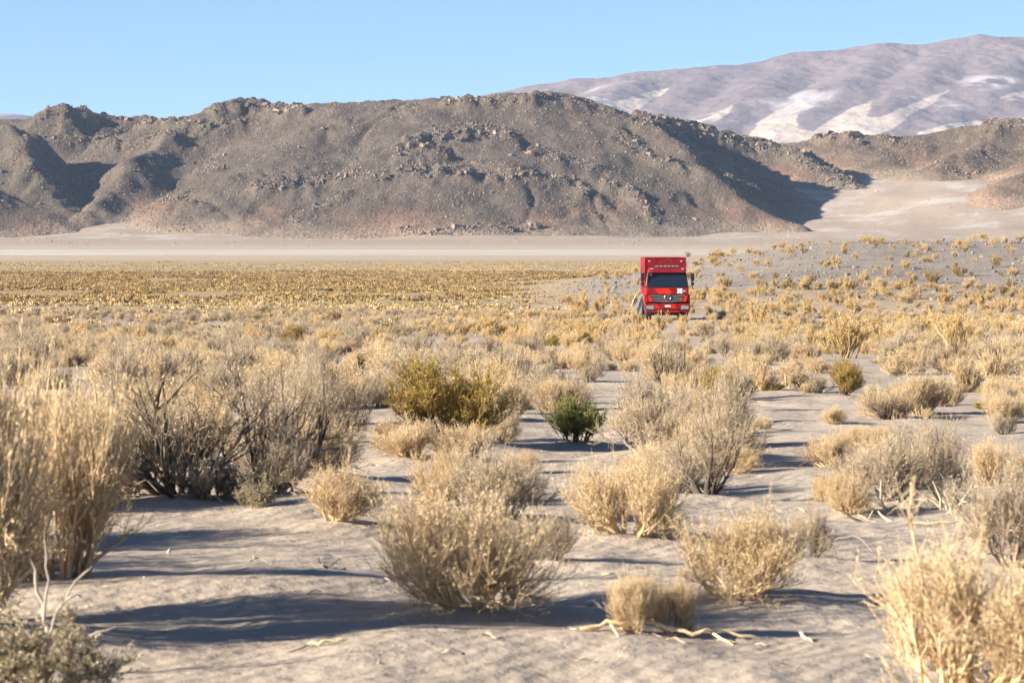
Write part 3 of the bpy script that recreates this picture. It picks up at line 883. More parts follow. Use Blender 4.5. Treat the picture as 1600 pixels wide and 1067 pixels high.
def place_bush(b, i):
    kind = b['kind']
    lod = 0 if b['D'] < 36 else 1 if b['D'] < 95 else 2
    if b.get('named') and kind in ('olive', 'golden', 'moss') and b['D'] < 75: lod = 0 if kind == 'olive' else 1
    var = b.get('var', i % (NVAR0[kind] if lod == 0 else 3))
    ms = bush_mesh(kind, var, lod)
    z = zg(b['x'], b['D'])
    sc_ = (b['w'] / ASP[kind], b['w'] / ASP[kind], b['h'])
    rz = (i * 2.39996) % (2 * math.pi)
    if len(ms) == 1:
        o = link(NAMES[kind], ms[0], None, (b['x'], b['D'], z), rz, sc_)
    else:
        o = link(NAMES[kind], None, None, (b['x'], b['D'], z), rz, sc_)
        for nm, me in zip(('stems', 'twigs', 'leaves'), ms):
            link(nm, me, o)
    b['obj'] = o
    return o

# scattered plants: world positions by area density, thinned where the photo shows bare sand
BARE = [(590,735,55,40),(420,880,330,90),(1235,715,55,35),(870,690,35,25),(1100,880,120,60),(1500,645,60,12),(1385,612,60,12),(560,590,40,14),(1390,825,150,30),(840,715,40,25),(150,650,40,25),
        (1080,560,60,6),(300,516,110,8),(150,512,90,7),(760,570,40,8),(1250,655,45,14),(1210,770,70,20)]
def bare(px, py):
    s = np.zeros_like(px)
    for cx, cy, rx, ry in BARE:
        s = np.maximum(s, sstep(1.25, 0.8, np.hypot((px - cx) / rx, (py - cy) / ry)))
    return s

def scatter(D0, D1, dens, margin=0.2):
    A = margin * (D1 * D1 - D0 * D0)
    n = int(A * dens)
    D = np.sqrt(rng.uniform(D0 * D0, D1 * D1, n)); x = rng.uniform(-margin, margin, n) * D
    return x, D

cand = []
TX, TD = hit_ground(1043, 501)
for (D0, D1, dens) in ((19, 28, 1.9), (28, 45, 2.1), (45, 80, 1.9), (80, 125, 1.35), (125, 175, 0.9)):
    x, D = scatter(D0, D1, dens)
    z = z_base(x, D); px, py = to_px(x, D, z)
    clump = fbm(x * 0.25 + 5, D * 0.12, 3)
    r = px / 1600
    p = np.clip(0.66 + 2.4 * clump - 0.18 * sstep(0.62, 0.85, r) * sstep(520, 560, py) - 0.12 * sstep(600, 720, py), 0.05, 1) * (1 - 0.96 * bare(px, py))
    k = rng.uniform(0, 1, len(x)) < p
    for xx, dd, ppx, ppy in zip(x[k], D[k], px[k], py[k]):
        cand.append((xx, dd, ppx, ppy))
taken = [(b['x'], b['D'], b['w']) for b in placed]
tk = np.array(taken)
fr = np.array([6.0 if b['kind'] in ('green', 'olive') else 2.2 if b['D'] < 26 else 7.0 if b['D'] < 60 else 12.0 for b in placed])
extra = []
for xx, dd, ppx, ppy in cand:
    if np.any((np.abs(tk[:, 0] - xx) < tk[:, 2] * 0.42 + 0.1) & (np.abs(tk[:, 1] - dd) < np.maximum(tk[:, 2] * 0.8, 0.5))):
        continue
    if np.any((np.abs(tk[:, 0] * dd / tk[:, 1] - xx) < tk[:, 2] * 0.5) & (dd < tk[:, 1]) & (dd > tk[:, 1] - fr)): continue
    if abs(xx - TX) < 2.0 and TD - 1.0 < dd < TD + 9: continue
    if abs(xx - TX * dd / TD) < 2.0 and TD - 50 < dd <= TD - 1 and random.random() < 0.85: continue
    q = random.random()
    right = ppx / 1600
    if dd > 70 and right > 0.42:
        kind = 'golden' if q < 0.42 else 'straw' if q < 0.78 else 'grey' if q < 0.9 else 'brown' if q < 0.96 else 'moss'
    elif dd > 70:
        kind = 'grey' if q < 0.40 else 'straw' if q < 0.86 else 'golden' if q < 0.95 else 'brown'
    else:
        kind = 'straw' if q < 0.60 else 'grey' if q < 0.93 else 'woody' if q < 0.97 else 'moss'
    w = 0.20 + 0.46 * random.random() ** 1.5; w *= (1.15 if kind == 'grey' else 1)
    h = w / ASP[kind] * random.uniform(0.8, 1.3)
    if kind == 'golden': w *= 0.85; h = w * random.uniform(0.7, 1.1)
    if kind == 'brown': w *= 0.7; h = w * 0.55
    if kind == 'moss': w *= 0.6; h = w * 0.28
    if dd < 40 and ppy > 640: w *= 0.95; h *= 0.95
    extra.append(dict(kind=kind, x=xx, D=dd, px=ppx, py=ppy, w=w, h=h, named=False))
# plants on the grey mound: single tufts, more along the crest
for (D0, D1, n) in ((172, 212, 330), (205, 300, 170)):
    for _ in range(n):
        dd = random.uniform(D0, D1); xx = random.uniform(4, 0.2 * dd)
        ppx, ppy = to_px(xx, dd, float(z_base(np.array([xx]), np.array([dd]))[0]))
        if abs(xx - TX) < 2.0 and dd < TD + 9: continue
        crest = xx * 285 / dd
        if dd > 215 and crest < 9: continue
        q = random.random()
        kind = 'golden' if q < 0.72 else 'straw' if q < 0.9 else 'brown'
        w = 0.3 + 0.75 * random.random() ** 1.6; h = w * random.uniform(0.55, 0.95)
        extra.append(dict(kind=kind, x=xx, D=dd, px=ppx, py=ppy, w=w, h=h, named=False))
for _ in range(46):        # along the crest line
    dd = random.uniform(272, 296); cx = random.choice((random.uniform(14, 52), random.uniform(9, 30)))
    xx = cx * dd / 285
    ppx, ppy = to_px(xx, dd, float(z_base(np.array([xx]), np.array([dd]))[0]))
    w = random.uniform(0.5, 1.1)
    extra.append(dict(kind='golden', x=xx, D=dd, px=ppx, py=ppy, w=w, h=w * random.uniform(0.55, 0.9), named=False))

# the largest 300 of each kind are things, the rest one mass
for b in extra:
    b['size'] = b['w'] * b['h'] / b['D'] ** 2
    if abs(b['px'] - 800) > 815: b['size'] *= 0.001
indiv, rest = [], []
for kind in NAMES:
    bs = sorted([b for b in extra if b['kind'] == kind], key=lambda b: -b['size'])
    lim = 292 if kind == 'straw' else 240
    bs_in = [b for b in bs if abs(b['px'] - 800) <= 815]
    indiv += bs_in[:lim]
    ids = set(id(b) for b in bs_in[:lim])
    rest += [b for b in bs if id(b) not in ids]

LAND = [('red truck', 1042, 470), ('largest olive bush', 700, 650), ('central foreground bush', 735, 860), ('small bright green bush', 905, 660), ('dark-branched spreading bush', 1100, 700),
        ('dense grey twiggy bush', 1395, 720), ('compact olive-yellow bush', 1322, 600), ('upright olive-yellow bush', 1128, 615), ('fan-shaped golden bush', 1492, 525), ('broad golden-brown bush', 1320, 530),
        ('largest brown bush', 450, 527), ('dark-stemmed tall bush', 405, 640), ('leaning woody bush', 270, 660), ('tall blurred corner bush', 30, 600), ('dark round mound bush', 1557, 412),
        ('paired mound bushes', 1248, 446), ('flat yellow-green cushion', 858, 538), ('large lower-right bush', 1540, 900), ('upper brown bush', 611, 510), ('small dark crest bush', 1074, 399)]
LOOK = {'straw': 'straw-coloured dry bush', 'grey': 'greyish twiggy bush', 'woody': 'woody bush', 'golden': 'golden dry bush', 'brown': 'brown leafy bush', 'moss': 'flat yellowish cushion',
        'olive': 'olive bush', 'green': 'green bush', 'cushion': 'grey-green plant'}
def ordn(i):
    w = ['', 'closest', 'second closest', 'third closest', 'fourth closest', 'fifth closest', 'sixth closest', 'seventh closest', 'eighth closest', 'ninth closest', 'tenth closest']
    if i < len(w): return w[i]
    return f"{i}{'th' if 10 <= i % 100 <= 20 else {1: 'st', 2: 'nd', 3: 'rd'}.get(i % 10, 'th')} closest"
buckets = {}
for b in indiv:
    ds = [math.hypot(b['px'] - lx, (b['py'] - ly) * 1.6) for _, lx, ly in LAND]
    j = int(np.argmin(ds)); nm, lx, ly = LAND[j]
    dx, dy = b['px'] - lx, b['py'] - ly
    if abs(dy) > 0.6 * abs(dx): rel = 'behind' if dy < 0 else 'in front of'
    else: rel = 'right of' if dx > 0 else 'left of'
    buckets.setdefault((b['kind'], nm, rel), []).append((ds[j], b))
for (kind, nm, rel), l in buckets.items():
    l.sort(key=lambda t: t[0])
    for i, (_, b) in enumerate(l):
        b['label'] = f'{LOOK[kind]} {rel} the {nm}, {ordn(i + 1)} to it'
GROUP = {'straw': 'straw bushes of the scrub', 'grey': 'grey bushes of the scrub', 'woody': 'woody bushes of the scrub', 'golden': 'golden bushes', 'brown': 'brown leafy bushes', 'moss': 'flat yellow cushions',
         'olive': 'olive bushes', 'green': 'green bushes', 'cushion': 'grey-green cushion plants'}
for i, b in enumerate(placed + indiv):
    o = place_bush(b, i)
    tag(o, b['label'], 'cushion plant' if b['kind'] in ('moss', 'cushion') else 'bush', GROUP[b['kind']])

def instancer(name, objs, pts, scl, rot, idx, label, cat):
    """one mass of plants: points that carry copies of the given meshes"""
    me = bpy.data.meshes.new(name)
    me.vertices.add(len(pts)); me.vertices.foreach_set('co', np.asarray(pts, dtype=np.float32).ravel())
    a = me.attributes.new('pscale', 'FLOAT_VECTOR', 'POINT'); a.data.foreach_set('vector', np.asarray(scl, dtype=np.float32).ravel())
    a = me.attributes.new('prot', 'FLOAT_VECTOR', 'POINT'); a.data.foreach_set('vector', np.asarray(rot, dtype=np.float32).ravel())
    a = me.attributes.new('pidx', 'INT', 'POINT'); a.data.foreach_set('value', np.asarray(idx, dtype=np.int32))
    o = link(name, me)
    ng = bpy.data.node_groups.new(name, 'GeometryNodeTree')
    ng.interface.new_socket('Geometry', in_out='INPUT', socket_type='NodeSocketGeometry')
    ng.interface.new_socket('Geometry', in_out='OUTPUT', socket_type='NodeSocketGeometry')
    gi = ng.nodes.new('NodeGroupInput'); go = ng.nodes.new('NodeGroupOutput')
    iop = ng.nodes.new('GeometryNodeInstanceOnPoints')
    ng.links.new(gi.outputs[0], iop.inputs['Points'])
    jn = ng.nodes.new('GeometryNodeJoinGeometry')
    for ob in reversed(objs):
        oi = ng.nodes.new('GeometryNodeObjectInfo')
        oi.transform_space = 'ORIGINAL'
        oi.inputs['Object'].default_value = ob
        oi.inputs['As Instance'].default_value = True
        ng.links.new(oi.outputs['Geometry'], jn.inputs[0])
    ng.links.new(jn.outputs[0], iop.inputs['Instance'])
    iop.inputs['Pick Instance'].default_value = True
    for nm, ty, sock in (('pidx', 'INT', 'Instance Index'), ('prot', 'FLOAT_VECTOR', 'Rotation'), ('pscale', 'FLOAT_VECTOR', 'Scale')):
        na = ng.nodes.new('GeometryNodeInputNamedAttribute'); na.data_type = ty
        na.inputs['Name'].default_value = nm
        ng.links.new(na.outputs[0], iop.inputs[sock])
    ng.links.new(iop.outputs[0], go.inputs[0])
    md = o.modifiers.new('scatter', 'NODES'); md.node_group = ng
    return tag(o, label, cat, kind='stuff')

# remaining far scrub
protos = {}
for b in placed + indiv:
    o = b['obj']
    if o.type == 'MESH':
        protos.setdefault(o.data.name, o)
pl = list(protos.values())
kinds_of = [o.data.name.split('_')[0] for o in pl]
pts, scl, rot, idx = [], [], [], []
for b in rest:
    ch = [i for i, kn in enumerate(kinds_of) if kn == b['kind']]
    if not ch: continue
    pts.append((b['x'], b['D'], zg(b['x'], b['D']))); scl.append((b['w'] / ASP[b['kind']],) * 2 + (b['h'],))
    rot.append((0, 0, random.uniform(0, 6.28))); idx.append(random.choice(ch))
instancer('dry_scrub', pl, pts, scl, rot, idx, 'far pale scrub reading as one mass behind the nearer bushes', 'scrub')

# golden plain: clumps of tufts
def tuft_patch(seed, cols, n, R, hmin, hmax, blades):
    global rng
    keep = rng; rng = np.random.default_rng(seed)
    c = rng.uniform(-R, R, (n, 2)); h = rng.uniform(hmin, hmax, n); w = h * rng.uniform(1.3, 2.4, n)
    m = n * blades; pi = np.repeat(np.arange(n), blades)
    az = rng.uniform(0, 2 * np.pi, m); r = np.sqrt(rng.uniform(0, 1, m))
    base = np.stack([c[pi, 0] + np.cos(az) * r * w[pi] * 0.35, c[pi, 1] + np.sin(az) * r * w[pi] * 0.35, np.full(m, -0.03)], 1)
    tip = np.stack([c[pi, 0] + np.cos(az) * r * w[pi] * 0.6, c[pi, 1] + np.sin(az) * r * w[pi] * 0.6, h[pi] * np.sqrt(1.05 - r * r * 0.75) * rng.uniform(0.7, 1.1, m)], 1)
    s = nrm(np.cross(tip - base, rng.normal(size=(m, 3)))) * (w[pi] * 0.11)[:, None]
    mid = base * 0.45 + tip * 0.55
    v = np.stack([base, mid + s, tip, mid - s], 1).reshape(-1, 3)
    q = np.arange(m * 4).reshape(m, 4)
    col = np.array(cols)[rng.integers(0, len(cols), n)] * rng.uniform(0.75, 1.25, (n, 1))
    cc = np.repeat(col[pi] * rng.uniform(0.8, 1.2, (m, 1)), 4, 0)
    rng = keep
    return mesh_np('grass_patch', v, [q], M_twig, cc)

PAL_GOLD = [(0.43, 0.32, 0.165), (0.47, 0.37, 0.21), (0.36, 0.255, 0.115), (0.52, 0.42, 0.26)]
PAL_BROWN = [(0.31, 0.21, 0.095), (0.36, 0.25, 0.115), (0.27, 0.185, 0.09), (0.42, 0.31, 0.155)]
PAL_PALE = [(0.52, 0.41, 0.26), (0.47, 0.365, 0.22), (0.40, 0.30, 0.165)]
PAL_MOSS = [(0.40, 0.30, 0.10), (0.37, 0.28, 0.11), (0.52, 0.41, 0.23)]
patches = []
for j, (pal, n, R, a, b_, bl) in enumerate(((PAL_GOLD, 26, 3.0, 0.12, 0.34, 18), (PAL_GOLD, 22, 3.0, 0.12, 0.32, 18), (PAL_BROWN, 26, 3.0, 0.14, 0.42, 18), (PAL_BROWN, 22, 3.0, 0.14, 0.40, 18),
                                        (PAL_PALE, 20, 3.0, 0.12, 0.32, 18), (PAL_PALE, 22, 3.0, 0.12, 0.3, 18), (PAL_MOSS, 26, 3.0, 0.08, 0.2, 18), (PAL_MOSS, 26, 3.0, 0.08, 0.2, 18))):
    patches.append(tuft_patch(900 + j, pal, n, R, a, b_, bl))
xs, Ds, ids = [], [], []
for D0, D1, dens in ((120, 200, 0.035), (200, 420, 0.045), (420, 700, 0.034), (700, 1010, 0.014)):
    x, D = scatter(D0, D1, dens)
    c285 = x * 285.0 / np.maximum(D, 60)
    k = ~((c285 > 1.0 + 3 * rng.normal(size=len(x))) & (D > 176) & (D < 420)) & ~((np.abs(x - TX) < 4.2) & (D > TD - 30) & (D < TD + 12))
    k &= ~((D < 165) & (rng.uniform(0, 1, len(x)) < 0.45))
    k &= fbm(x * 0.05 + 3, D * 0.02, 3) + rng.normal(0, 0.12, len(x)) > -0.26
    k &= rng.uniform(0, 1, len(x)) > sstep(640, 1000, D + 90 * fbm(x * 0.01, D * 0.01, 3))
    x, D = x[k], D[k]
    nz = fbm(x * 0.03, D * 0.012, 3) * 0.5 + rng.normal(0, 0.30, len(x))
    u = rng.integers(0, 2, len(x))
    ki = np.where(D < 215, np.where(nz > 0.0, 6, 4), np.where((D > 240 + 60 * nz) & (D < 560 + 90 * nz), np.where(nz > 0.34, 0, 2), np.where(D > 560, 4, 0)))
    ki = np.where((D > 215) & (D < 300) & (nz > 0.05), 6, ki)
    xs.append(x); Ds.append(D); ids.append(ki + u)
x = np.concatenate(xs); D = np.concatenate(Ds); idx = np.concatenate(ids)
# carriers: the first patch of each sort stands in the plain itself
carr = []
for j, me in enumerate(patches):
    cx, cd = (-30 + 4 * j, 380 + 5 * j)
    o = link('grass_clump', me, None, (cx, cd, zg(cx, cd)))
    tag(o, 'patch of low golden grass tufts far out on the plain', 'grass', kind='stuff')
    carr.append(o)
z = z_ground(x, D)
s = rng.uniform(0.85, 1.2, len(x))
instancer('plain_grass', carr, np.stack([x, D, z], 1), np.stack([s, s, s], 1), np.stack([0 * s, 0 * s, rng.uniform(0, 6.28, len(x))], 1), idx, 'golden-brown grass and low scrub covering the flat plain', 'grass')


# ------------------------------------------------------------------ truck
def dusty_paint(name, col, rough=0.32):
    m, nt, b, out = newmat(name)
    tc = N(nt, 'ShaderNodeTexCoord')
    no = N(nt, 'ShaderNodeTexNoise', i_Scale=2.2, i_Detail=7.0, i_Roughness=0.6)
    nt.links.new(tc.outputs['Object'], no.inputs['Vector'])
    r = N(nt, 'ShaderNodeMapRange', i_From_Min=0.4, i_From_Max=0.75, i_To_Min=0.0, i_To_Max=0.09)
    nt.links.new(no.outputs['Fac'], r.inputs['Value'])
    mx = N(nt, 'ShaderNodeMix', data_type='RGBA')
    mx.inputs['A'].default_value = (*col, 1); mx.inputs['B'].default_value = (0.42, 0.30, 0.24, 1)
    nt.links.new(r.outputs[0], mx.inputs['Factor'])
    nt.links.new(mx.outputs['Result'], b.inputs['Base Color'])
    b.inputs['Roughness'].default_value = rough
    b.inputs['Specular IOR Level'].default_value = 0.3
    return m
M_red = dusty_paint('red_paint', (0.215, 0.0025, 0.008))
M_redbox = dusty_paint('red_box_paint', (0.19, 0.003, 0.009), 0.5)
M_orange = dusty_paint('bright_red_graphic', (0.58, 0.012, 0.004))
M_black = plain_mat('black_plastic', (0.012, 0.012, 0.014), 0.5)
M_dark = plain_mat('dark_steel', (0.03, 0.028, 0.026), 0.7)
M_grey = plain_mat('grey_grille_plastic', (0.085, 0.085, 0.09), 0.45)
M_tyre = plain_mat('dusty_tyre_rubber', (0.045, 0.042, 0.038), 0.85)
M_white = plain_mat('white_paint', (0.78, 0.77, 0.75), 0.4)
M_alu = plain_mat('pale_aluminium', (0.40, 0.41, 0.43), 0.45, metal=0.3)
M_chrome = plain_mat('chrome', (0.75, 0.76, 0.78), 0.15, metal=1.0)
M_glass = plain_mat('dark_windscreen_glass', (0.012, 0.018, 0.028), 0.04, spec=0.9)
M_lamp = plain_mat('headlight_lens', (0.24, 0.25, 0.26), 0.12, spec=0.6)
M_amber = plain_mat('pale_marker_lens', (0.7, 0.6, 0.5), 0.3)
M_seat = plain_mat('grey_seat_cover', (0.35, 0.34, 0.33), 0.8)

def bm_obj(name, bm, mat, parent, bevel=0.0, seg=2, smooth=False):
    if bevel > 0:
        bmesh.ops.bevel(bm, geom=list(bm.edges), offset=bevel, segments=seg, profile=0.6, affect='EDGES', clamp_overlap=True)
    bmesh.ops.recalc_face_normals(bm, faces=list(bm.faces))
    me = bpy.data.meshes.new(name)
    bm.to_mesh(me); bm.free()
    me.materials.append(mat)
    if smooth:
        me.polygons.foreach_set('use_smooth', [True] * len(me.polygons))
    return link(name, me, parent)

def bx(bm, x0, x1, y0, y1, z0, z1):
    vs = [bm.verts.new(p) for p in ((x0,y0,z0),(x1,y0,z0),(x1,y1,z0),(x0,y1,z0),(x0,y0,z1),(x1,y0,z1),(x1,y1,z1),(x0,y1,z1))]
    for f in ((0,3,2,1),(4,5,6,7),(0,1,5,4),(1,2,6,5),(2,3,7,6),(3,0,4,7)):
        bm.faces.new([vs[i] for i in f])

def box(name, x0, x1, y0, y1, z0, z1, mat, parent, bevel=0.0):
    bm = bmesh.new(); bx(bm, x0, x1, y0, y1, z0, z1)
    return bm_obj(name, bm, mat, parent, bevel)

def prism(name, prof, widths, mat, parent, bevel=0.0):
    """side profile (y, z) spanned between -w and +w at each point"""
    bm = bmesh.new()
    A = [bm.verts.new((-w, y, z)) for (y, z), w in zip(prof, widths)]
    B = [bm.verts.new((w, y, z)) for (y, z), w in zip(prof, widths)]
    n = len(prof)
    bm.faces.new(A); bm.faces.new(B[::-1])
    for i in range(n):
        j = (i + 1) % n
        bm.faces.new((A[i], B[i], B[j], A[j]))
    return bm_obj(name, bm, mat, parent, bevel)

def slab(name, poly, y, th, mat, parent, bevel=0.0):
    """flat piece in the front plane: poly of (x, z), facing -y"""
    bm = bmesh.new()
    yy = y if callable(y) else (lambda z: y)
    A = [bm.verts.new((x, yy(z) - th, z)) for x, z in poly]
    B = [bm.verts.new((x, yy(z), z)) for x, z in poly]
    bm.faces.new(A); bm.faces.new(B[::-1])
    n = len(poly)
    for i in range(n):
        j = (i + 1) % n
        bm.faces.new((A[j], A[i], B[i], B[j]))
    return bm_obj(name, bm, mat, parent, bevel)

def rod(name, pts, r, mat, parent, sides=8):
    g = Geo()
    p = np.array(pts, dtype=float)
    for a, b in zip(p[:-1], p[1:]):
        g.tubes(np.array([[a, b]]), np.array([[r, r]]), sides, np.ones((1, 3)))
    v, q, c = g.arrays()
    return link(name, mesh_np(name, v, [q], mat), parent)

def lathe_x(name, prof, x, y, z, mat, parent, sides=28):
    """ring about an axis along x; prof = (dx, radius)"""
    th = np.linspace(0, 2 * np.pi, sides, endpoint=False)
    v = np.array([[(x + dx, y + r * math.cos(t), z + r * math.sin(t)) for t in th] for dx, r in prof])
    k = len(prof); i = np.arange(k * sides).reshape(k, sides); nx_ = np.roll(i, -1, 1)
    q = np.stack([i[:-1], nx_[:-1], nx_[1:], i[1:]], -1).reshape(-1, 4)
    return link(name, mesh_np(name, v.reshape(-1, 3), [q], mat), parent)

T = bpy.data.objects.new('truck', None); COL.objects.link(T)
T.location = (TX, TD, zg(TX, TD) + 0.02)
tag(T, 'red expedition truck with box body parked facing us in the scrub', 'truck')
# box body
bxo = box('cargo_box', -1.15, 1.15, 2.35, 7.9, 1.32, 3.45, M_redbox, T, 0.03)
for x0, x1, z0, z1 in ((-1.165, -1.10, 1.30, 3.46), (1.10, 1.165, 1.30, 3.46)):
    box('corner_trim', x0, x1, 2.335, 2.40, z0, z1, M_red, bxo, 0.01)
box('roof_trim', -1.16, 1.16, 2.33, 2.41, 3.40, 3.475, M_red, bxo, 0.012)
for xx in (-0.9, 0.9):
    box('marker_light', xx - 0.06, xx + 0.06, 2.32, 2.35, 3.23, 3.27, M_amber, bxo, 0.008)
box('vent', -0.1, 0.09, 2.32, 2.35, 3.215, 3.255, M_grey, bxo, 0.008)
dr = box('side_door', -1.165, -1.145, 4.2, 5.0, 1.36, 3.2, M_redbox, bxo, 0.006)
box('window', -1.165, -1.14, 5.6, 6.5, 2.4, 2.95, M_black, bxo, 0.006)
# cab
cabp = [(0.06, 0.98), (0.0, 1.30), (0.02, 1.82), (0.24, 2.62), (0.36, 2.80), (0.62, 2.88), (1.95, 2.90), (2.0, 2.7), (2.0, 0.98)]
cab = prism('cab', cabp, [1.18, 1.18, 1.16, 1.06, 1.00, 0.96, 0.96, 1.04, 1.18], M_red, T, 0.045)
fy = lambda z: 0.02 + (z - 1.82) * 0.22 / 0.80 - 0.006
slab('windscreen', [(-1.03, 1.86), (1.03, 1.86), (1.05, 1.92), (0.97, 2.55), (0.93, 2.60), (-0.93, 2.60), (-0.97, 2.55), (-1.05, 1.92)], fy, 0.012, M_glass, cab, 0.004)
slab('windscreen_frame', [(-1.11, 1.82), (1.11, 1.82), (1.12, 1.92), (1.03, 2.57), (0.97, 2.65), (-0.97, 2.65), (-1.03, 2.57), (-1.12, 1.92)], fy, 0.006, M_black, cab)
slab('windscreen_seal', [(-1.09, 1.80), (1.09, 1.80), (1.10, 1.87), (-1.10, 1.87)], lambda z: 0.012, 0.02, M_black, cab)
for xx in (-0.35, 0.45):
    rod('wiper', [(xx, -0.02, 1.84), (xx + 0.5, -0.005, 1.90)], 0.012, M_black, cab)
vis = prism('sun_visor', [(0.10, 2.60), (0.02, 2.66), (0.10, 2.74), (0.34, 2.78), (0.30, 2.66)], [1.02, 0.98, 0.96, 0.96, 1.0], M_red, cab, 0.015)
rk = rod('roof_bar', [(-0.72, 0.42, 2.90), (-0.66, 0.42, 2.99), (0.66, 0.42, 2.99), (0.72, 0.42, 2.90)], 0.03, M_grey, cab)
for i in range(6):
    xx = -0.55 + i * 0.22
    box('roof_lamp', xx - 0.07, xx + 0.07, 0.36, 0.46, 2.955, 3.02, M_lamp, rk, 0.015)
rod('antenna', [(-0.05, 0.7, 2.89), (0.02, 0.9, 3.10)], 0.02, M_grey, cab)
for s_ in (-1, 1):
    box('corner_light', s_ * 0.86 - 0.07, s_ * 0.86 + 0.07, 0.30, 0.37, 2.82, 2.86, M_amber, cab, 0.01)
    dpoly = [(0.30, 1.0), (1.55, 1.0), (1.55, 1.85), (1.5, 2.6), (0.42, 2.6), (0.22, 1.85)]
    wpoly = [(0.36, 1.92), (1.45, 1.92), (1.40, 2.52), (0.52, 2.52)]
    for nm, poly, mt, off in (('door', dpoly, M_red, 0.008), ('side_window', wpoly, M_glass, 0.014)):
        bm = bmesh.new()
        wd = lambda z: np.interp(z, [0.98, 1.3, 1.82, 2.62, 2.8], [1.18, 1.18, 1.16, 1.06, 1.0])
        A = [bm.verts.new((s_ * (wd(z) + off), y, z)) for y, z in poly]; B = [bm.verts.new((s_ * (wd(z) - 0.02), y, z)) for y, z in poly]
        bm.faces.new(A); bm.faces.new(B[::-1])
        for i in range(len(poly)):
            j = (i + 1) % len(poly); bm.faces.new((A[i], A[j], B[j], B[i]))
        bm_obj(nm, bm, mt, cab)
    mi = rod('mirror_arm', [(s_ * 1.10, 0.20, 2.62), (s_ * 1.36, 0.10, 2.62), (s_ * 1.38, 0.10, 1.86), (s_ * 1.16, 0.12, 1.86)], 0.018, M_black, T)
    box('mirror', s_ * 1.38 - 0.10, s_ * 1.38 + 0.10, 0.0, 0.13, 2.16, 2.60, M_black, mi, 0.03)
    box('wide_angle_mirror', s_ * 1.38 - 0.09, s_ * 1.38 + 0.09, 0.0, 0.13, 1.92, 2.12, M_black, mi, 0.03)
    rod('marker_stalk', [(s_ * 1.38, 0.1, 1.86), (s_ * 1.40, 0.06, 1.74)], 0.03, M_black, mi)
rod('air_intake_pipe', [(-1.02, 0.45, 1.9), (-1.02, 0.30, 2.62), (-0.90, 0.14, 2.70), (-0.86, 0.12, 2.45)], 0.07, M_black, cab, 10)
# things behind the glass edge: pale seat cover showing as in the cab
# front panel graphics
hood = slab('front_panel', [(-1.14, 1.44), (1.14, 1.44), (1.12, 1.79), (-1.12, 1.79)], lambda z: 0.0, 0.02, M_red, cab, 0.008)
slab('bright_stripe', [(-0.48, 1.46), (0.26, 1.46), (0.06, 1.77), (-0.72, 1.77)], lambda z: -0.02, 0.004, M_orange, hood)
em = slab('cross_emblem', [(0.54, 1.49), (0.65, 1.49), (0.65, 1.535), (0.70, 1.535), (0.70, 1.49), (0.81, 1.49), (0.81, 1.60), (0.765, 1.60), (0.765, 1.65), (0.81, 1.65), (0.81, 1.76), (0.70, 1.76), (0.70, 1.715), (0.65, 1.715), (0.65, 1.76), (0.54, 1.76), (0.54, 1.65), (0.585, 1.65), (0.585, 1.60), (0.54, 1.60)], lambda z: -0.02, 0.004, M_white, hood)
slab('emblem_centre', [(0.645, 1.595), (0.705, 1.595), (0.705, 1.655), (0.645, 1.655)], lambda z: -0.024, 0.004, M_red, em)
slab('emblem_bar', [(0.83, 1.60), (0.99, 1.60), (0.99, 1.64), (0.83, 1.64)], lambda z: -0.02, 0.004, M_white, hood)
# grille
gr = slab('grille', [(-1.06, 1.42), (1.06, 1.42), (1.00, 1.20), (0.86, 0.98), (-0.86, 0.98), (-1.00, 1.20)], lambda z: 0.0, 0.03, M_black, T, 0.01)
for zc, wv, wd in ((1.345, 0.055, 0.98), (1.20, 0.05, 0.90), (1.065, 0.05, 0.80)):
    slab('slat', [(-wd, zc + wv + 0.03), (-0.2, zc + wv - 0.02), (0.2, zc + wv - 0.02), (wd, zc + wv + 0.03), (wd - 0.04, zc - wv + 0.03), (0.2, zc - wv - 0.03), (-0.2, zc - wv - 0.03), (-wd + 0.04, zc - wv + 0.03)], lambda z: -0.03, 0.03, M_grey, gr, 0.008)
for s_ in (-1, 1):
    slab('grille_end', [(s_ * 1.10, 1.38), (s_ * 0.98, 1.36), (s_ * 0.80, 1.04), (s_ * 1.02, 1.04)], lambda z: -0.032, 0.02, M_orange, gr)
slab('bright_wedge', [(-0.14, 1.30), (-0.28, 1.24), (-0.05, 1.20)], lambda z: -0.062, 0.006, M_orange, gr)
slab('bright_wedge', [(0.66, 1.14), (0.86, 1.28), (0.76, 1.04)], lambda z: -0.062, 0.006, M_orange, gr)
slab('bright_wedge', [(-0.16, 1.0), (-0.06, 1.10), (0.0, 1.08), (-0.08, 0.99)], lambda z: -0.066, 0.006, M_orange, gr)
th = np.linspace(0, 2 * np.pi, 29)
ring = rod('badge', [(0.16 * math.cos(t), -0.08, 1.27 + 0.16 * math.sin(t)) for t in th], 0.024, M_chrome, gr, 6)
slab('badge_disc', [(0.135 * math.cos(t), 1.27 + 0.135 * math.sin(t)) for t in th[:-1]], lambda z: -0.05, 0.025, M_black, ring)
st = []
for i in range(6):
    t = math.pi / 2 + i * math.pi / 3; r = 0.135 if i % 2 == 0 else 0.022
    st.append((r * math.cos(t), 1.27 + r * math.sin(t)))
slab('badge_star', st, lambda z: -0.076, 0.01, M_chrome, ring)
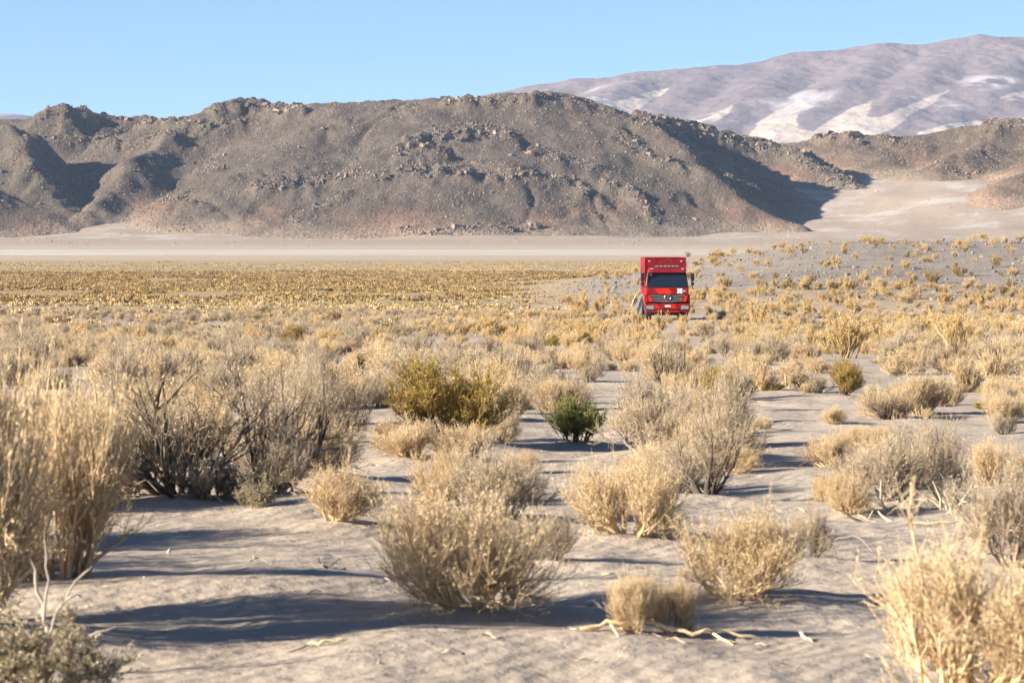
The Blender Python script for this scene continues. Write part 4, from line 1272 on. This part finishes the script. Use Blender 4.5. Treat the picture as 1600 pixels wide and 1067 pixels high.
# bumper, lamps, plate
bmp = prism('bumper', [(0.02, 0.93), (-0.10, 0.90), (-0.14, 0.66), (-0.08, 0.44), (0.25, 0.42), (0.25, 0.93)], [1.20, 1.22, 1.24, 1.18, 1.20, 1.24], M_red, T, 0.025)
slab('bumper_slot', [(-0.58, 0.56), (0.58, 0.56), (0.64, 0.64), (-0.64, 0.64)], lambda z: -0.135, 0.012, M_black, bmp)
slab('bumper_lip', [(-0.66, 0.47), (0.66, 0.47), (0.70, 0.52), (-0.70, 0.52)], lambda z: -0.12, 0.03, M_orange, bmp)
slab('bright_patch', [(0.10, 0.66), (0.52, 0.66), (0.40, 0.88), (0.22, 0.88)], lambda z: -0.135, 0.012, M_orange, bmp)
slab('bright_patch', [(-0.70, 0.66), (-0.40, 0.66), (-0.55, 0.88), (-0.74, 0.88)], lambda z: -0.135, 0.012, M_orange, bmp)
slab('number_plate', [(-0.15, 0.74), (0.16, 0.74), (0.16, 0.84), (-0.15, 0.84)], lambda z: -0.15, 0.012, M_white, bmp)
for s_ in (-1, 1):
    hl = slab('headlight', [(s_ * 0.74, 0.60), (s_ * 1.16, 0.62), (s_ * 1.17, 0.80), (s_ * 0.76, 0.84)], lambda z: -0.13, 0.03, M_lamp, bmp, 0.01)
    slab('headlight_surround', [(s_ * 0.72, 0.575), (s_ * 1.185, 0.60), (s_ * 1.19, 0.82), (s_ * 0.74, 0.865)], lambda z: -0.12, 0.015, M_black, bmp)
    slab('lamp_bowl', [(s_ * 0.80, 0.64), (s_ * 0.95, 0.645), (s_ * 0.95, 0.79), (s_ * 0.80, 0.80)], lambda z: -0.16, 0.006, M_chrome, hl)
    box('fender', s_ * 1.21 - 0.05, s_ * 1.21 + 0.05, 0.2, 2.0, 0.90, 1.42, M_red, T, 0.03)
    box('cab_step', s_ * 1.10 - 0.10, s_ * 1.10 + 0.10, 0.26, 0.7, 0.40, 0.48, M_dark, T, 0.01)
# chassis and wheels
ch = box('chassis', -0.45, 0.45, 0.2, 7.8, 0.75, 1.1, M_dark, T)
box('radiator', -0.72, 0.72, 0.30, 0.75, 0.46, 0.95, M_dark, ch, 0.02)
box('engine_sump', -0.42, 0.42, 0.9, 2.2, 0.36, 0.80, M_dark, ch, 0.08)
box('differential', -0.22, 0.26, 1.12, 1.62, 0.28, 0.74, M_dark, ch, 0.1)
for s_ in (-1, 1):
    box('wheel_arch', s_ * 0.95 - 0.22, s_ * 0.95 + 0.22, 1.98, 2.02, 0.30, 1.1, M_dark, ch)
    box('mud_flap', s_ * 0.93 - 0.24, s_ * 0.93 + 0.24, 6.3, 6.33, 0.22, 0.95, M_dark, ch)
    box('spring_hanger', s_ * 0.52 - 0.06, s_ * 0.52 + 0.06, 0.5, 2.1, 0.42, 0.60, M_dark, ch, 0.02)
box('spare_wheel_carrier', -0.6, 0.6, 2.4, 2.5, 0.34, 0.9, M_dark, ch, 0.02)
rod('axle', [(-1.0, 1.35, 0.5), (1.0, 1.35, 0.5)], 0.11, M_dark, ch)
rod('axle', [(-1.0, 5.6, 0.5), (1.0, 5.6, 0.5)], 0.13, M_dark, ch)
box('fuel_tank', -1.12, -0.55, 2.2, 4.6, 0.40, 1.2, M_dark, T, 0.05)  # tank shaped low to block the sun and shade the ground beneath
box('axle_gap_block', -0.86, 0.86, 1.22, 1.48, 0.24, 0.52, M_dark, ch, 0.04)  # dark block added round the axle to darken the gap below the bumper
box('gap_darkening_plate', -0.70, 0.70, 0.34, 0.90, 0.30, 0.47, M_dark, ch, 0.03)  # dark plate added to cover the sunlit ground seen under the bumper
box('storage_locker', 0.55, 1.12, 2.6, 4.2, 0.6, 1.25, M_dark, T, 0.03)
for s_ in (-1, 1):
    for yy in (1.35, 5.6):
        w = lathe_x('wheel', [(-0.17, 0.30), (-0.18, 0.44), (-0.15, 0.50), (-0.10, 0.52), (0.10, 0.52), (0.15, 0.50), (0.18, 0.44), (0.17, 0.30)], s_ * 1.02, yy, 0.50, M_tyre, T)
        lathe_x('rim', [(s_ * 0.14, 0.31), (s_ * 0.10, 0.27), (s_ * 0.06, 0.16), (s_ * 0.13, 0.13), (s_ * 0.14, 0.01)], s_ * 1.02, yy, 0.50, M_grey, w)
        bm = bmesh.new()
        for i in range(22):
            t = i / 22 * 2 * math.pi
            for x0, x1, o_ in ((-0.15, -0.02, 0), (0.02, 0.15, 0.14)):
                a0, a1 = t + o_, t + o_ + 0.16
                vv = [bm.verts.new((s_ * 1.02 + xx, yy + r * math.cos(a), 0.50 + r * math.sin(a))) for xx in (x0, x1) for a in (a0, a1) for r in (0.515, 0.54)]
                for f in ((0, 1, 3, 2), (4, 6, 7, 5), (1, 5, 7, 3), (0, 2, 6, 4), (0, 4, 5, 1), (2, 3, 7, 6)):
                    bm.faces.new([vv[i_] for i_ in f])
        tr = bm_obj('tread', bm, M_tyre, w); tr['kind'] = 'stuff'

# folding stairs at the side door
S_ = bpy.data.objects.new('folding_stairs', None); COL.objects.link(S_)
sx, sy = TX - 1.17, TD + 4.2
S_.location = (sx, sy, zg(sx - 0.5, sy))
tag(S_, 'pale metal folding stairs leaning on the side of the red truck', 'stairs')
for yy in (0.0, 0.75):
    bm = bmesh.new()
    vs = [bm.verts.new(p) for p in ((-0.70, yy, 0.0), (-0.62, yy, 0.0), (0.0, yy, 1.42), (-0.09, yy, 1.42), (-0.70, yy + 0.04, 0.0), (-0.62, yy + 0.04, 0.0), (0.0, yy + 0.04, 1.42), (-0.09, yy + 0.04, 1.42))]
    for f in ((0,1,2,3),(7,6,5,4),(0,4,5,1),(1,5,6,2),(2,6,7,3),(3,7,4,0)):
        bm.faces.new([vs[i] for i in f])
    bm_obj('stringer', bm, M_alu, S_)
for i in range(6):
    zz = 0.18 + i * 0.21; xx = -0.66 + 0.62 * zz / 1.42
    box('tread', xx - 0.06, xx + 0.18, 0.042, 0.748, zz, zz + 0.03, M_alu, S_)
bm = bmesh.new()
vs = [bm.verts.new(p) for p in ((-0.38, 0.06, 0.35), (-0.08, 0.06, 0.35), (-0.03, 0.06, 1.30), (-0.08, 0.06, 1.30), (-0.38, 0.08, 0.35), (-0.08, 0.08, 0.35), (-0.03, 0.08, 1.30), (-0.08, 0.08, 1.30))]
for f in ((0,1,2,3),(7,6,5,4),(0,4,5,1),(1,5,6,2),(2,6,7,3),(3,7,4,0)):
    bm.faces.new([vs[i] for i in f])
bm_obj('side_plate', bm, M_alu, S_)
rod('handrail', [(-0.66, 0.02, 0.75), (-0.40, 0.02, 1.38)], 0.022, M_alu, S_)
rod('rail_post', [(-0.52, 0.02, 0.35), (-0.66, 0.02, 0.75)], 0.018, M_alu, S_)

# ------------------------------------------------------------------ dead wood on the sand
def wood(name, px, py, pts, r, col, label, group=None, cat='stick', side=()):
    """a fallen branch: pts (photo px offset, height in m, depth in m) along its length; side = extra polylines"""
    x0, D0 = hit_ground(px, py)
    sc_ = D0 / F
    z0 = zg(x0, D0)
    def poly(pp, rr):
        p = np.array([(a * sc_, d, 0) for a, h, d in pp], dtype=float)
        zz = np.array([zg(x0 + q[0], D0 + q[1]) - z0 for q in p])
        p[:, 2] = zz + np.array([h for _, h, _ in pp])
        k = len(p); t = np.linspace(0, k - 1, (k - 1) * 4 + 1)
        pp2 = np.stack([np.interp(t, np.arange(k), p[:, j]) for j in range(3)], 1)
        pp2[1:-1] += rng.normal(0, rr * 0.45, (len(pp2) - 2, 3))
        rad = rr * np.linspace(1.0, 0.45, len(pp2)) * rng.uniform(0.85, 1.15, len(pp2))
        rad[-1] *= 0.3; rad[0] *= 0.5
        return pp2, rad
    g = Geo()
    pp2, rad = poly(pts, r)
    g.tubes(pp2[None], rad[None], 7, np.array(col)[None])
    v, q, c = g.arrays()
    o = link(name, mesh_np(name, v, [q], M_stem, c), None, (x0, D0, z0))
    for sp in side:
        pp2, rad = poly(sp, r * 0.6)
        g = Geo(); g.tubes(pp2[None], rad[None], 6, np.array(col)[None] * 0.95)
        v, q, c = g.arrays()
        link('side_branch', mesh_np('side_branch', v, [q], M_stem, c), o)
    return tag(o, label, cat, group)
PALE = (0.66, 0.50, 0.29); GREYW = (0.42, 0.36, 0.29); DARKW = (0.12, 0.095, 0.075); WHITE = (0.47, 0.39, 0.28)
wood('fallen_branch', 905, 1006, [(0, 0.01, 0), (60, 0.035, 0.05), (120, 0.04, 0.1), (180, 0.02, 0.05), (225, 0.035, 0.1), (285, 0.01, 0.1)], 0.012, PALE, 'long pale fallen branch lying in front of two little straw tufts',
     side=([(50, 0.03, 0.05), (54, 0.02, -0.05), (60, 0.0, -0.1)], [(90, 0.03, 0.08), (120, 0.10, 0.1)], [(205, 0.03, 0.1), (240, 0.0, -0.08)]))
wood('fallen_branch', 1418, 824, [(0, 0.008, 0), (40, 0.02, 0), (90, 0.025, 0.02)], 0.011, PALE, 'straight pale stick lying on sand in front of the dead branches')
wood('driftwood_stub', 512, 893, [(0, 0.0, 0), (-8, 0.02, 0), (-16, 0.05, 0)], 0.010, DARKW, 'dark forked wood stub standing in the striped shadow', cat='stub', side=([(0, 0.0, 0), (10, 0.03, 0), (22, 0.055, 0)], [(0, 0.0, 0), (25, 0.005, -0.02), (32, 0.0, -0.03)]))
wood('fallen_branch', 390, 890, [(0, 0.01, 0), (12, 0.03, 0.03), (28, 0.01, 0)], 0.007, GREYW, 'small grey crooked twig lying in the striped shadow', side=([(8, 0.02, 0.0), (2, 0.05, 0.05)],))
wood('fallen_branch', 480, 1026, [(0, 0.008, 0), (30, 0.015, 0), (62, 0.01, 0.02)], 0.009, PALE, 'pale stick on the foreground sand left of the picture middle', side=([(5, 0.01, 0), (-30, 0.005, -0.1)],))
wood('fallen_branch', 800, 945, [(-30, 0.05, 0.05), (0, 0.04, 0), (20, 0.03, -0.05), (34, 0.005, -0.15)], 0.016, PALE, 'thick pale broken branch at the right foot of the central bush', side=([(0, 0.03, 0), (28, 0.05, 0)],))
wood('fallen_branch', 1250, 1000, [(0, 0.03, 0), (6, 0.012, -0.03), (16, 0.0, -0.1)], 0.009, WHITE, 'short whitish twig on sand left of the large corner bush')
wood('fallen_branch', 1290, 862, [(0, 0.01, 0), (20, 0.06, 0.05), (50, 0.08, 0.05), (75, 0.01, 0)], 0.006, GREYW, 'thin arched twig bridging the sand right of the thin open bush')
wood('fallen_branch', 1245, 734, [(0, 0.01, 0), (25, 0.06, 0), (45, 0.04, 0), (38, 0.0, -0.1)], 0.008, DARKW, 'dark looped twig lying behind the low round straw bush')
wood('bare_branch', 70, 1062, [(0, 0, 0), (4, 0.12, 0), (-6, 0.25, 0.05), (-22, 0.42, 0)], 0.011, GREYW, 'bare forked branch rising from the grey-green plant in the lower corner', cat='branch',
     side=([(0, 0.1, 0), (20, 0.22, 0), (48, 0.34, 0.02), (75, 0.40, 0)], [(-2, 0.18, 0), (6, 0.34, 0), (0, 0.52, 0)], [(0, 0.05, 0), (-40, 0.2, 0), (-62, 0.28, 0)], [(0, 0.02, 0), (60, 0.14, 0), (110, 0.18, 0)], [(30, 0.26, 0), (52, 0.30, 0), (60, 0.28, 0)]))
# dead bush remains
def dead_bush(px, py, wpx, hpx, n, label, seed):
    global rng
    keep = rng; rng = np.random.default_rng(seed)
    x0, D0 = hit_ground(px, py); sc_ = D0 / F; z0 = zg(x0, D0)
    o = bpy.data.objects.new('dead_bush', None); COL.objects.link(o); o.location = (x0, D0, z0)
    for i in range(n):
        a = rng.uniform(-1, 1)
        p0 = np.array([[a * wpx * 0.45 * sc_, rng.uniform(-0.2, 0.2), -0.02]])
        d = nrm(np.array([[rng.normal(0, 0.9), rng.normal(0, 0.6), rng.uniform(0.15, 0.9)]]))
        pl_ = bez(p0, d, np.array([hpx * sc_ * rng.uniform(0.4, 1.1)]), np.array([0.05]), 5, 0.06)
        g = Geo(); g.tubes(pl_, np.linspace(0.012, 0.004, 5)[None] * rng.uniform(0.6, 1.4), 6, np.array([PALE if rng.uniform() < 0.55 else WHITE]) * rng.uniform(0.7, 1.05))
        v, q, c = g.arrays()
        link('branch', mesh_np('branch', v, [q], M_stem, c), o)
    rng = keep
    return tag(o, label, 'dead wood', 'dead bush remains')
dead_bush(1440, 805, 150, 60, 18, 'pale broken dead branches sticking out of a low sand hump', 5)
dead_bush(1380, 812, 60, 40, 7, 'few pale dead sticks leaning in sand left of the broken dead branches', 6)
dead_bush(1478, 800, 30, 75, 6, 'upright pale dead stump below the tall narrow grey bush', 8)
dead_bush(690, 725, 120, 25, 8, 'pale dead twigs at the foot of the largest olive bush', 9)
dead_bush(1110, 772, 110, 45, 9, 'pale broken wood at the foot of the dark-branched spreading bush', 10)
dead_bush(345, 800, 90, 22, 5, 'dry yellow sticks under the grey-green cushion plants', 12)
litter = [(600,930),(640,955),(920,955),(1010,1012),(975,1030),(1040,1015),(1120,1003),(1180,1010),(1210,1053),(750,1015),(610,978),(560,985),(390,945),(430,905),(330,1000),(250,1002),(690,1040),(900,1042),(1340,1040),(1300,985),(1340,900),(1390,880),(1440,850),(1470,862),(1380,842),(1310,925),(940,900),(880,1000),(480,960),(1240,800),(1200,790),(600,760),(580,730)]
TL = [('central foreground bush', 735, 940), ('upright golden straw bush', 1150, 920), ('two little straw tufts', 1015, 968), ('large lower-right bush', 1500, 1040), ('dark forked stub', 512, 893), ('rounded straw bush', 985, 838), ('broken dead branches', 1440, 805), ('lower-left grey-green plant', 100, 1040), ('largest olive bush', 690, 720)]
def twig_near(a, b_):
    ds = [math.hypot(a - x_, (b_ - y_) * 1.5) for _, x_, y_ in TL]
    j = int(np.argmin(ds)); nm, x_, y_ = TL[j]
    rel = ('behind' if b_ < y_ else 'in front of') if abs(b_ - y_) > 0.6 * abs(a - x_) else ('right of' if a > x_ else 'left of')
    return (nm, rel), ds[j]
def twig_label(a, b_):
    key, d = twig_near(a, b_)
    rank = 1 + sum(1 for q in litter if twig_near(*q)[0] == key and twig_near(*q)[1] < d)
    return f'short loose twig {key[1]} the {key[0]}, {ordn(rank)} to it'
for i, (a, b_) in enumerate(litter):
    L = random.uniform(8, 30)
    wood('fallen_twig', a, b_, [(0, 0.004, 0), (L * 0.5, random.uniform(0.005, 0.02), random.uniform(-0.03, 0.03)), (L, 0.004, random.uniform(-0.08, 0.08))], random.uniform(0.0022, 0.0048),
         random.choice((PALE, GREYW, WHITE, PALE)), twig_label(a, b_), 'loose twigs on the sand', 'twig')

# ------------------------------------------------------------------ haze: the air between here and the mountains
bm = bmesh.new(); bx(bm, -7600, 7600, -75, 9800, -8.2, 800)
me = bpy.data.meshes.new('haze'); bm.to_mesh(me); bm.free()
hm = bpy.data.materials.new('haze_air'); hm.use_nodes = True
ht = hm.node_tree
for n_ in list(ht.nodes): ht.nodes.remove(n_)
ho = ht.nodes.new('ShaderNodeOutputMaterial'); hv = ht.nodes.new('ShaderNodeVolumePrincipled')
hv.inputs['Color'].default_value = (0.50, 0.68, 1.0, 1)
hv.inputs['Density'].default_value = HAZE
hv.inputs['Anisotropy'].default_value = 0.0
ht.links.new(hv.outputs[0], ho.inputs['Volume'])
me.materials.append(hm)
tag(link('haze', me), 'thin pale blue haze in the desert air', 'haze', kind='stuff')
